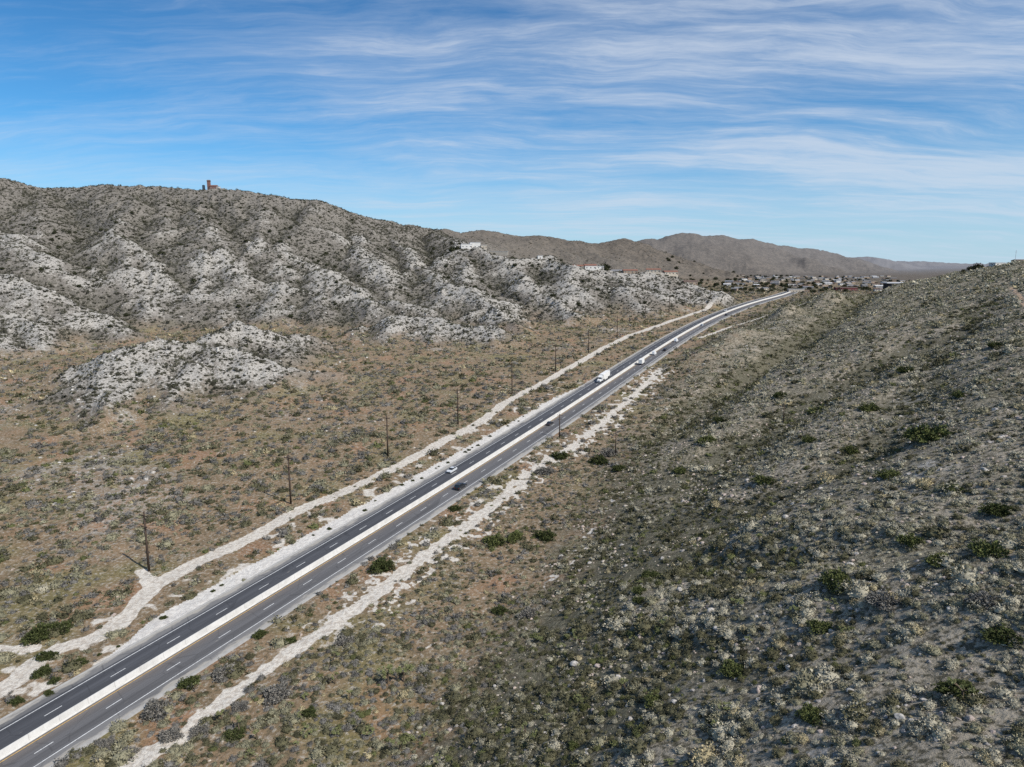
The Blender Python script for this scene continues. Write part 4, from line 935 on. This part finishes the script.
def car(name, kind, col, label, cat):
    e = empty(name, (0, 0, 0), 0, label, cat); pm = paint('paint_'+name+'_'+kind, col)
    if kind == 'sedan':
        body = [(-2.35, .35), (-2.42, .62), (-2.36, .98), (-1.75, 1.05), (1.0, 1.0), (2.05, .86), (2.36, .66), (2.38, .36), (2.2, .24), (-2.2, .24)]
        cab = [(-1.95, 1.03), (-1.25, 1.40), (-0.5, 1.47), (0.25, 1.43), (1.15, 1.0)]; xs = (-1.42, 1.45); r = .33; hw = .92
    elif kind == 'suv':
        body = [(-2.4, .40), (-2.46, .75), (-2.42, 1.12), (1.0, 1.12), (2.1, 1.02), (2.42, .82), (2.44, .42), (2.25, .30), (-2.25, .30)]
        cab = [(-2.36, 1.1), (-2.15, 1.68), (-1.6, 1.78), (0.15, 1.76), (1.1, 1.12)]; xs = (-1.48, 1.52); r = .38; hw = .98
    else:   # van
        body = [(-2.7, .42), (-2.75, 1.2), (-2.72, 1.3), (1.5, 1.3), (2.35, 1.05), (2.62, .8), (2.62, .42), (2.4, .30), (-2.5, .30)]
        cab = [(-2.7, 1.28), (-2.62, 2.3), (-2.4, 2.45), (1.0, 2.42), (1.85, 1.28)]; xs = (-1.7, 1.75); r = .36; hw = 1.0
    b = link('body', bm_mesh(loft(body, hw, 0.06), 'body'), pm, e)
    dark = kind != 'van'
    ch = link('window_band' if dark else 'upper_body', bm_mesh(loft(cab, hw-0.07, 0.20), 'cab'), M_GLASS if dark else pm, e)
    x0, x1 = cab[1][0]+0.1, cab[-2][0]-0.05; zt = max(p[1] for p in cab)
    box('roof', (x0, x1, -(hw-0.26), hw-0.26, zt-0.05, zt+0.03), pm, e, 0.03)
    if not dark:
        box('windscreen', (1.05, 1.75, -.8, .8, 1.35, 1.42), M_GLASS, e); 
        bm = bmesh.new(); q = [bm.verts.new(p) for p in ((1.10, -.72, 2.33), (1.10, .72, 2.33), (1.87, .86, 1.36), (1.87, -.86, 1.36))]; bm.faces.new(q); link('windscreen', bm_mesh(bm, 'windscreen'), M_GLASS, e)
    else:
        bm = bmesh.new()
        for s in (-1, 1): add_box(bm, -0.42, -0.34, s*(hw-0.14)-.03, s*(hw-0.14)+.03, body[3][1], zt-0.12)
        link('door_pillar', bm_mesh(bm, 'pillar'), pm, e)
    box('front_bumper', (body[7][0]-0.05, body[7][0]+0.08, -hw*.9, hw*.9, .30, .52), M_DKPL, e, 0.03); box('rear_bumper', (body[0][0]-0.1, body[0][0]+0.04, -hw*.9, hw*.9, .34, .55), M_DKPL, e, 0.03)
    for s in (-1, 1): box('mirror', (0.72, 0.9, s*(hw+.08)-.09, s*(hw+.08)+.09, 1.0, 1.15), pm, e, 0.02)
    lamps(e, body[6][0]-0.02, body[1][0]+0.03, hw, .72, .85); wheels(e, xs, hw-0.02, r)
    return e
def place(e, arc, off, toward=False, k=1.0):
    p, a = road_at(arc, off, 0.012); e.location = p; g = (road_at(arc+5)[0].z-road_at(arc-5)[0].z)/10
    e.rotation_euler = (0, math.atan(g)*(1 if toward else -1), a+(math.pi if toward else 0)); e.scale = (k, k, k)
K = 1.12
LIN, LOUT = 3.4, 7.05
place(car('sedan_car', 'sedan', (0.62, 0.64, 0.66), 'silver sedan driving toward the camera in the outer left lane', 'car'), VEH_A['silver_car'], -LOUT+.7, True, K)
place(car('suv_car', 'suv', (0.022, 0.023, 0.026), 'black SUV, nearest vehicle on the right carriageway', 'car'), VEH_A['black_suv'], LOUT-0.2, False, K*1.08)
place(car('sedan_car', 'sedan', (0.025, 0.026, 0.03), 'black sedan just behind the short pole at the wash', 'car'), VEH_A['black_car'], LIN, False, K)
place(car('delivery_van', 'van', (0.78, 0.78, 0.77), 'white van, second of the white vehicles beyond the semi truck', 'van'), 583, LIN, False, K)
place(car('suv_car', 'suv', (0.03, 0.03, 0.04), 'dark SUV following behind the white box truck', 'car'), VEH_A['dark_car'], LOUT, False, K)
place(car('delivery_van', 'van', (0.74, 0.75, 0.76), 'white van, farthest white van on the right carriageway', 'van'), VEH_A['white_car']-4, LIN+1.5, False, K)
place(car('sedan_car', 'sedan', (0.60, 0.68, 0.75), 'pale blue sedan where the highway starts to bend', 'car'), 750, LIN, False, K)
place(car('suv_car', 'suv', (0.75, 0.75, 0.74), 'white SUV coming down the left carriageway beyond the bend', 'car'), 880, -LIN-1, True, K)
place(car('suv_car', 'suv', (0.02, 0.02, 0.025), 'black SUV, farthest dark car on the bend', 'car'), 838, LOUT, False, K)
M_WHITE = paint('white_truck_paint', (0.78, 0.78, 0.76)); M_BOX = plain('white_trailer_skin', (0.78, 0.77, 0.74), 0.5, 0.3, 0.12, 0.6); M_CHR = plain('polished_steel', (0.6, 0.6, 0.6), 0.25, 0.5, 0.2, 4, 0.9)
def box_truck():
    e = empty('box_truck', (0, 0, 0), 0, 'white box truck with dark grey cab on the right carriageway', 'truck')
    bx = box('cargo_box', (-4.2, 1.3, -1.2, 1.2, 0.95, 3.5), M_BOX, e, 0.04); link('cab', bm_mesh(loft([(1.45, .55), (1.45, 2.3), (2.3, 2.35), (2.85, 1.5), (3.4, 1.3), (3.5, .55)], 1.08, .12), 'cab'), paint('grey_cab', (0.16, 0.16, 0.17)), e)
    bm = bmesh.new(); q = [bm.verts.new(p) for p in ((2.36, -.85, 2.25), (2.36, .85, 2.25), (2.86, .95, 1.56), (2.86, -.95, 1.56))]; bm.faces.new(q); link('windscreen', bm_mesh(bm, 'w'), M_GLASS, e)
    box('chassis', (-4.1, 3.0, -.45, .45, .55, .95), M_DKPL, e); box('door', (-4.26, -4.203, -1.05, 1.05, 1.05, 3.35), M_BOX, e, .01)
    lamps(e, 3.5, -4.2, 1.1, .9, .8); wheels(e, (-2.6, 2.4), 1.15, .45, .28, False); return e
place(box_truck(), VEH_A['white_van'], LIN+1.3, False, K)
def semi():
    e = empty('semi_truck', (0, 0, 0), 0, 'white semi truck with long box trailer coming down the left carriageway', 'truck')
    box('trailer', (-13.6, -1.0, -1.3, 1.3, 1.25, 4.15), M_BOX, e, 0.05)
    fr = box('trailer_frame', (-13.4, -1.2, -.5, .5, .85, 1.25), M_DKPL, e)
    for s in (-1, 1): box('side_skirt', (-9.5, -3.5, s*1.22-.02, s*1.22+.02, .45, 1.24), M_BOX, e)
    for s in (-1, 1): box('trailer_door', (-13.66, -13.603, s*.64-.6, s*.64+.6, 1.35, 4.05), M_BOX, e, .01)
    link('cab', bm_mesh(loft([(-.6, .9), (-.6, 3.1), (-.3, 3.85), (.6, 3.6), (1.55, 2.95), (2.15, 2.05), (2.2, .9)], 1.2, .12), 'cab'), M_WHITE, e)
    link('hood', bm_mesh(loft([(2.1, .75), (2.1, 2.02), (3.9, 1.75), (4.15, 1.5), (4.2, .75)], 1.05, .15), 'hood'), M_WHITE, e)
    bm = bmesh.new(); q = [bm.verts.new(p) for p in ((1.60, -.95, 2.93), (1.60, .95, 2.93), (2.19, 1.02, 2.12), (2.19, -1.02, 2.12))]; bm.faces.new(q); link('windscreen', bm_mesh(bm, 'w'), M_GLASS, e)
    for s in (-1, 1):
        box('side_window', (.9, 1.6, s*1.19-.03, s*1.19+.03, 2.1, 2.75), M_GLASS, e); box('mirror', (2.0, 2.12, s*1.42-.14, s*1.42+.14, 2.0, 2.75), M_DKPL, e, .02)
        bm = bmesh.new(); add_tube(bm, (-.75, s*1.05, .9), (-.75, s*1.05, 4.0), .09, .09, 10); link('exhaust_stack', bm_mesh(bm, 'ex'), M_CHR, e)
        bm = bmesh.new(); add_tube(bm, (-.4, s*1.1, .75), (1.4, s*1.1, .75), .32, .32, 14); link('fuel_tank', bm_mesh(bm, 'ft'), M_CHR, e)
        box('fender', (2.4, 4.0, s*1.12-.16, s*1.12+.16, .95, 1.2), M_WHITE, e, .05)
    box('grille', (4.19, 4.24, -.6, .6, .95, 1.55), M_CHR, e, .02); box('bumper', (4.1, 4.35, -1.2, 1.2, .4, .78), M_CHR, e, .04)
    for s in (-1, 1): box('headlight', (4.12, 4.26, s*.88-.14, s*.88+.14, 1.0, 1.25), M_LAMP, e, .02)
    wheels(e, (3.3,), 1.25, .52, .3); wheels(e, (-.4, -1.75, -11.0, -12.3), 1.28, .52, .3, True); return e
place(semi(), VEH_A['truck']-20, -LIN-1.0, True, 1.08)
# stones set along the outer edge of the sandy apron
for i, (arc, off, s) in enumerate(((405, -15.2, .9), (408, -16, .7), (392, -15.6, .6), (432, -14.8, 1.0), (436, -15.5, .7), (372, -16.3, .5), (348, -16.4, .5))):
    p, a = road_at(arc, off); boulder(p.x, p.y, gz(p.x, p.y)+.1, s, 'pale', 'pale rock on the outer edge of the sandy verge left of the highway', 'pale rocks along the sandy verge')
# small dark tufts on the apron edge
for i in range(26):
    arc = rng.uniform(150, 420); off = -rng.uniform(13.2, 16.5); p, a = road_at(arc, off)
    bush('d', p.x, p.y, rng.uniform(.9, 1.9), 'tiny dark tuft growing on the sandy verge left of the highway', 'tufts on the sandy verge', 'dark_tuft')

# ---------------------------------------------------------------- buildings
def wallmat(n, c): return plain(n, c, 0.9, 0.1, 0.12, 0.5)
MW = {'white': wallmat('white_stucco', (0.66, 0.64, 0.60)), 'cream': wallmat('cream_stucco', (0.50, 0.44, 0.36)), 'tan': wallmat('tan_stucco', (0.36, 0.28, 0.21)), 'grey': wallmat('grey_siding', (0.30, 0.30, 0.30)),
      'maroon': wallmat('maroon_siding', (0.20, 0.075, 0.075)), 'dark': wallmat('dark_cladding', (0.055, 0.05, 0.055)), 'brick': wallmat('red_masonry', (0.22, 0.12, 0.10))}
MR = {'pale': wallmat('pale_roofing', (0.55, 0.55, 0.56)), 'brown': wallmat('brown_shingle', (0.14, 0.10, 0.085)), 'red': wallmat('clay_tile', (0.23, 0.12, 0.09)), 'grey': wallmat('grey_shingle', (0.22, 0.22, 0.23))}
M_WIN = plain('building_window', (0.03, 0.035, 0.045), 0.15, 0.5, 0.1); M_TRIM = wallmat('white_trim', (0.6, 0.59, 0.56))
def wing(e, x0, x1, y0, y1, h, wall, roof, pitch=0.0, z0=0.0, wins=True):
    """one block of a house: walls, roof and its windows and door"""
    w = box('wall', (x0, x1, y0, y1, z0-2.5, z0+h), wall, e)
    if pitch > 0:
        bm = bmesh.new(); o = 0.5; ym = (y0+y1)/2; rh = pitch*(y1-y0)/2
        q = [bm.verts.new(p) for p in ((x0-o, y0-o, z0+h+.004), (x1+o, y0-o, z0+h+.004), (x1+o, y1+o, z0+h+.004), (x0-o, y1+o, z0+h+.004), (x0-o, ym, z0+h+rh), (x1+o, ym, z0+h+rh))]
        for f in ((0, 1, 5, 4), (2, 3, 4, 5), (0, 4, 3), (1, 2, 5), (3, 2, 1, 0)): bm.faces.new([q[i] for i in f])
        link('roof', bm_mesh(bm, 'roof'), roof, e)
    else: box('roof', (x0-.35, x1+.35, y0-.35, y1+.35, z0+h+.004, z0+h+.38), roof, e)
    if wins:
        n = max(1, int((x1-x0)/4.5))
        for i in range(n):
            cx = x0+(x1-x0)*(i+.5)/n; fr = box('window', (cx-.85, cx+.85, y0-.06, y0-.003, z0+.95, z0+2.25), M_TRIM, e); box('pane', (cx-.72, cx+.72, y0-.09, y0-.063, z0+1.07, z0+2.13), M_WIN, fr)
        fr = box('window', (x0-.06, x0-.003, (y0+y1)/2-.8, (y0+y1)/2+.8, z0+.95, z0+2.25), M_TRIM, e); box('pane', (x0-.09, x0-.063, (y0+y1)/2-.66, (y0+y1)/2+.66, z0+1.07, z0+2.13), M_WIN, fr)
        dr = box('door', (x1-1.6, x1-.6, y0-.08, y0-.003, z0, z0+2.1), MR['brown'], e)
def site(x, y): return (x, y, gz(x, y))
# white house on the knoll with its terrace walls
e = empty('hill_house', site(-61.3+3, 1036), 0.15, 'white flat roofed house on the rounded knoll left of centre', 'house')
wing(e, -15, 1, -5, 6, 5.0, MW['white'], MR['pale'], z0=1); wing(e, -2, 13, -2, 8, 7.4, MW['white'], MR['pale'], z0=1); wing(e, 13.3, 22, -3, 5, 4.0, MW['cream'], MR['pale'], z0=.5)
tw = empty('terrace_wall', site(-30, 1010), -0.35, 'pale terrace wall below the white knoll house', 'wall'); box('wall_face', (-28, 26, -.6, .6, -3, 2.4), MW['cream'], tw); box('coping', (-28.2, 26.2, -.8, .8, 2.403, 2.7), MW['white'], tw)
for (x, y, s, lb) in ((-12, 1008, 3.2, 'small white shed beside the terrace wall, nearer the knoll house'), (38, 985, 3.4, 'small white tank house at the end of the terrace')):
    t = empty('garden_shed', site(x, y), 0.2, lb, 'shed'); wing(t, -s, s, -s*.7, s*.7, 4.2, MW['white'], MR['pale'], wins=False); box('door', (-.6, .6, -s*.7-.08, -s*.7-.003, 0, 2.1), MR['brown'], t)
for dx, s in ((-24, 5.5), (-17, 4.0)): juniper(-61+dx, 1032, s, 'dark rounded tree against the left end of the white knoll house', 'trees by the white knoll house', 'garden_tree')
# red-roofed house and its neighbours
e = empty('hill_house', site(100, 936), 0.1, 'long white house with red tile roof beside the big dark tree', 'house')
wing(e, -22, -6, -5, 5, 3.6, MW['cream'], MR['red'], .35); wing(e, -6.3, 9, -6, 6, 4.2, MW['white'], MR['red'], .35); wing(e, 9.3, 19, -4, 5, 3.4, MW['white'], MR['pale'])
juniper(121, 942, 8.2, 'big dark round tree right of the red roofed house', None, 'garden_tree')
k = 0
for (px, yy, c, r) in ((152, 926, 'tan', 'red'), (182, 926, 'cream', 'red'), (206, 936, 'cream', 'red'), (228, 922, 'tan', 'brown'), (136, 950, 'white', 'grey')):
    e = empty('hill_house', site(px, yy), rng.uniform(-.3, .3), ('low tan house with red roof, first right of the big dark tree', 'cream house with red roof, in the middle of the ridge row', 'cream house with red roof, second from the end of the ridge row', 'tan house with brown roof at the end of the ridge row', 'white house with grey roof behind the big dark tree')[k], 'house'); k += 1
    wing(e, -9, 9, -5, 5, 3.3, MW[c], MR[r], .35)
# tower house on the skyline
tx, ty = TOWER[0], TOWER[1]+6
e = empty('tower_house', site(tx, ty), 0.0, 'red brick house with a tall narrow tower on the mountain skyline', 'house')
wing(e, 1.5, 12, -4, 4, 4.6, MW['brick'], MR['red'], .4, z0=.5); wing(e, -2.6, 1.4, -2.2, 2.2, 12.0, MW['brick'], MR['brown'], .9, z0=.5); wing(e, 12.3, 16, -3, 3, 3.4, MW['white'], MR['pale'], z0=.5)
e = empty('water_tank', site(tx-9, ty), 0, 'dark blue water tank left of the skyline tower house', 'water tank')
bm = bmesh.new(); add_tube(bm, (0, 0, -1.5), (0, 0, 6.6), 2.1, 2.1, 20); link('tank', bm_mesh(bm, 'tank'), paint('tank_blue', (0.03, 0.045, 0.065)), e); bm = bmesh.new(); add_tube(bm, (0, 0, 6.61), (0, 0, 7.5), 2.25, .3, 20); link('roof', bm_mesh(bm, 'troof'), M_DKPL, e)

# the town in the valley beyond the bend
hx, hy = 572, 1052
e = empty('event_hall', (hx, hy, HALL_Z), -0.12, 'long dark hall with a wide pale flat roof at the edge of town', 'hall')
e.scale = (1.15, 1.15, 1.35)
w = box('wall', (-19, 19, -9, 9, -8, 5.2), MW['dark'], e); box('roof', (-22, 22, -11, 11, 5.203, 6.3), MR['pale'], e, .2); box('wall_base', (-13, 11, -12.5, -9.05, -6, 1.6), MW['white'], e)
for i in range(6):
    fr = box('window', (-16+i*6, -13+i*6, -9.08, -9.003, 1.9, 3.6), M_TRIM, e); box('pane', (-15.8+i*6, -13.2+i*6, -9.12, -9.083, 2.1, 3.4), M_WIN, fr)
e = empty('shop_building', site(552, 1185), -.1, 'maroon low shop building at the near edge of town', 'shop'); wing(e, -17, 17, -6, 6, 5.0, MW['maroon'], MR['brown'], .2)
e = empty('shop_building', site(452, 1140), -.1, 'cream low roadside building just beyond the end of the visible highway', 'shop'); wing(e, -12, 12, -5, 5, 4.5, MW['cream'], MR['pale']); wing(e, 12.3, 20, -4, 4, 3.6, MW['tan'], MR['brown'])
wl = ['white', 'cream', 'tan', 'grey', 'tan', 'cream']; rl = ['pale', 'brown', 'grey', 'brown', 'grey', 'grey']
n = 0; tries = 0; placed = []
TXY = []
while n < 130 and tries < 4000:
    tries += 1
    y = float(rng.uniform(1150, 2500)); a = float(rng.uniform(0.30, 0.545)); x = a*y
    px = 512+720*x/y
    if mt_s(np.array([x]), np.array([min(y, 2280)]))[0] > valley(np.array([x]), np.array([y]))[0]+2 and y < 2280: continue
    if any(abs(x-q[0]) < 26 and abs(y-q[1]) < 30 for q in placed): continue
    if RD(np.array([x]), np.array([y]))[0] < 26: continue
    placed.append((x, y)); i = int(rng.integers(0, 6)); j = int(rng.integers(0, 6)); L = float(rng.uniform(4.5, 9.5))
    dist = 'nearer' if y < 1500 else ('middle' if y < 1950 else 'farther')
    e = empty('town_house', (x, y, gz(x, y)), float(rng.uniform(-.5, .5)), 'small %s house with %s roof in the %s part of town' % (wl[i], rl[j], dist), 'house', '%s houses with %s roofs, %s town' % (wl[i], rl[j], dist))
    wing(e, -L, L, -4, 4, float(rng.uniform(2.6, 4.0)), MW[wl[i]], MR[rl[j]], float(rng.choice((0, .3, .35))), wins=y < 1700); n += 1
for (x0, x1, y0, y1, n, sc) in ((330, 620, 1100, 1500, 100, 3.8), (420, 1000, 1250, 2400, 170, 4.6), (260, 480, 1080, 1250, 36, 2.8)):
    for i in range(n):
        x = float(rng.uniform(x0, x1)); y = float(rng.uniform(y0, y1))
        if RD(np.array([x]), np.array([y]))[0] < 18: continue
        nm = 'among the town houses' if y > 1300 else 'at the near edge of town'
        juniper(x, y, float(rng.uniform(.6, 1.15))*sc, 'dark rounded tree %s' % nm, 'trees '+nm, 'town_tree')
for i, (dx, dy, s) in enumerate(((0, -3, 4.6), (-6, -3, 3.4), (5, -2, 3.0), (-12, -2, 2.4))):
    juniper(CLUMP[0]+dx, CLUMP[1]+dy, s, ('tallest dark tree of the clump on the crest', 'middle sized dark tree left of the tallest on the crest', 'dark tree right of the tallest on the crest', 'smallest dark tree at the left of the crest clump')[i], 'tree clump on the hill crest', 'crest_tree')
M_MAST = plain('galvanised_steel', (0.42, 0.43, 0.45), 0.5, 0.4, 0.15)
for i, (x, y, c, r_) in enumerate(((500, 742, 'white', 'pale'), (528, 750, 'cream', 'brown'))):
    e = empty('crest_house', site(x, y), .2, ('small white flat roofed building on the right hand crest', 'small cream house with brown roof at the end of the crest')[i], 'house'); wing(e, -6, 6, -4, 4, 3.2, MW[c], MR[r_], .3*i)
for i, (x, y) in enumerate(((500, 716), (512, 712))):
    e = empty('radio_mast', site(x, y), 0, ('thin pale mast on the crest, left of two', 'thin pale mast on the crest, right of two')[i], 'mast')
    bm = bmesh.new(); add_tube(bm, (0, 0, -1), (0, 0, 13+i), .22, .12, 8); link('pole', bm_mesh(bm, 'pole'), M_MAST, e)
    bm = bmesh.new(); add_box(bm, -1, 1, -.12, .12, 11, 11.25); link('crossarm', bm_mesh(bm, 'crossarm'), M_MAST, e)
print('built', round(time.time()-T0, 1))

# ---------------------------------------------------------------- light, sky, camera
SUN_EL, az = math.radians(45), math.atan2(0.78, -0.63)
sd = Vector((math.sin(az)*math.cos(SUN_EL), math.cos(az)*math.cos(SUN_EL), math.sin(SUN_EL)))
l = bpy.data.lights.new('sun', 'SUN'); l.energy = 4.8; l.angle = math.radians(0.5); l.color = (1.0, 0.955, 0.89)
lo = bpy.data.objects.new('sun', l); C.objects.link(lo); lo.rotation_euler = sd.to_track_quat('Z', 'Y').to_euler()
w = bpy.data.worlds.new('World'); bpy.context.scene.world = w; w.use_nodes = True; g = N(w.node_tree); bg = w.node_tree.nodes['Background']
sky = g.n('ShaderNodeTexSky', sky_type='NISHITA'); sky.sun_disc = False; sky.sun_elevation = SUN_EL; sky.sun_rotation = az
sky.altitude = 1000; sky.air_density = 1.0; sky.dust_density = 0.4; sky.ozone_density = 2.5
tc = g.n('ShaderNodeTexCoord').outputs['Generated']; sx = g.n('ShaderNodeSeparateXYZ'); g.put(sx.inputs[0], tc)
up = g.math('MAXIMUM', sx.outputs[2], 0.0); den = g.math('ADD', up, 0.13)
cv = g.n('ShaderNodeCombineXYZ'); g.put(cv.inputs[0], g.math('DIVIDE', sx.outputs[0], den)); g.put(cv.inputs[1], g.math('DIVIDE', sx.outputs[1], den))
P0 = cv.outputs[0]
def warp(vec, sc, amt):
    wv = g.n('ShaderNodeVectorMath', operation='ADD'); wo = g.n('ShaderNodeVectorMath', operation='SCALE'); ws = g.n('ShaderNodeVectorMath', operation='SUBTRACT')
    g.put(ws.inputs[0], g.noise(vec, sc, 3, 0.5, 1)); ws.inputs[1].default_value = (0.5, 0.5, 0.5); g.put(wo.inputs[0], ws.outputs[0]); wo.inputs['Scale'].default_value = amt
    g.put(wv.inputs[0], vec); g.put(wv.inputs[1], wo.outputs[0]); return wv.outputs[0]
PW = warp(warp(P0, 0.5, 0.9), 2.2, 0.22)
R_ = math.radians(SKY_ROT)
c1 = g.noise(g.mapping(PW, (0.42, 1.5, 1), (0, 0, R_)), 1.0, 9, 0.66)
c2 = g.noise(g.mapping(PW, (1.3, 6.5, 1), (0, 0, R_+0.22)), 1.0, 9, 0.68)
c3 = g.noise(g.mapping(P0, (0.30, 0.30, 1)), 1.0, 2, 0.5)
cov = g.math('ADD', g.math('MULTIPLY', c1, 0.55), g.math('ADD', g.math('MULTIPLY', c2, 0.38), g.math('MULTIPLY', c3, 0.30)))
side = g.math('MULTIPLY', sx.outputs[0], 0.12)
cov = g.math('ADD', cov, side)
cl = g.math('ADD', g.math('MULTIPLY', g.ramp(cov, 0.465, 0.83), 0.75), g.math('MULTIPLY', g.ramp(cov, 0.62, 0.76), 0.25))
hor = g.ramp(sx.outputs[2], 0.19, -0.01)
skyc = g.mix(1.0, sky.outputs[0], (0.46, 1.04, 1.38), 'MULTIPLY')
skyc = g.mix(g.ramp(sx.outputs[2], 0.15, 0.42), skyc, g.mix(1.0, skyc, (0.82, 0.86, 0.90), 'MULTIPLY'))
c = g.mix(g.math('MULTIPLY', cl, 0.80), skyc, (7.2, 8.0, 9.2))
c = g.mix(g.math('MULTIPLY', hor, 0.70), c, (5.9, 7.6, 9.3))
g.put(bg.inputs[0], c); bg.inputs[1].default_value = 0.089
cam = bpy.data.cameras.new('camera'); co = bpy.data.objects.new('camera', cam); C.objects.link(co)
cam.sensor_width = 36; cam.lens = 36*710/1024; cam.clip_end = 40000; cam.clip_start = 0.5
co.location = (0, 0, 100); co.rotation_euler = (math.radians(90-9.5), 0, 0)
S = bpy.context.scene; S.camera = co
S.view_settings.view_transform = 'Standard'; S.view_settings.look = 'None'; S.view_settings.exposure = 0
S.cycles.max_bounces = 4; S.cycles.diffuse_bounces = 2; S.cycles.glossy_bounces = 2
S.cycles.use_adaptive_sampling = True; S.cycles.use_denoising = False
print('total', round(time.time()-T0, 1), len(bpy.data.objects))
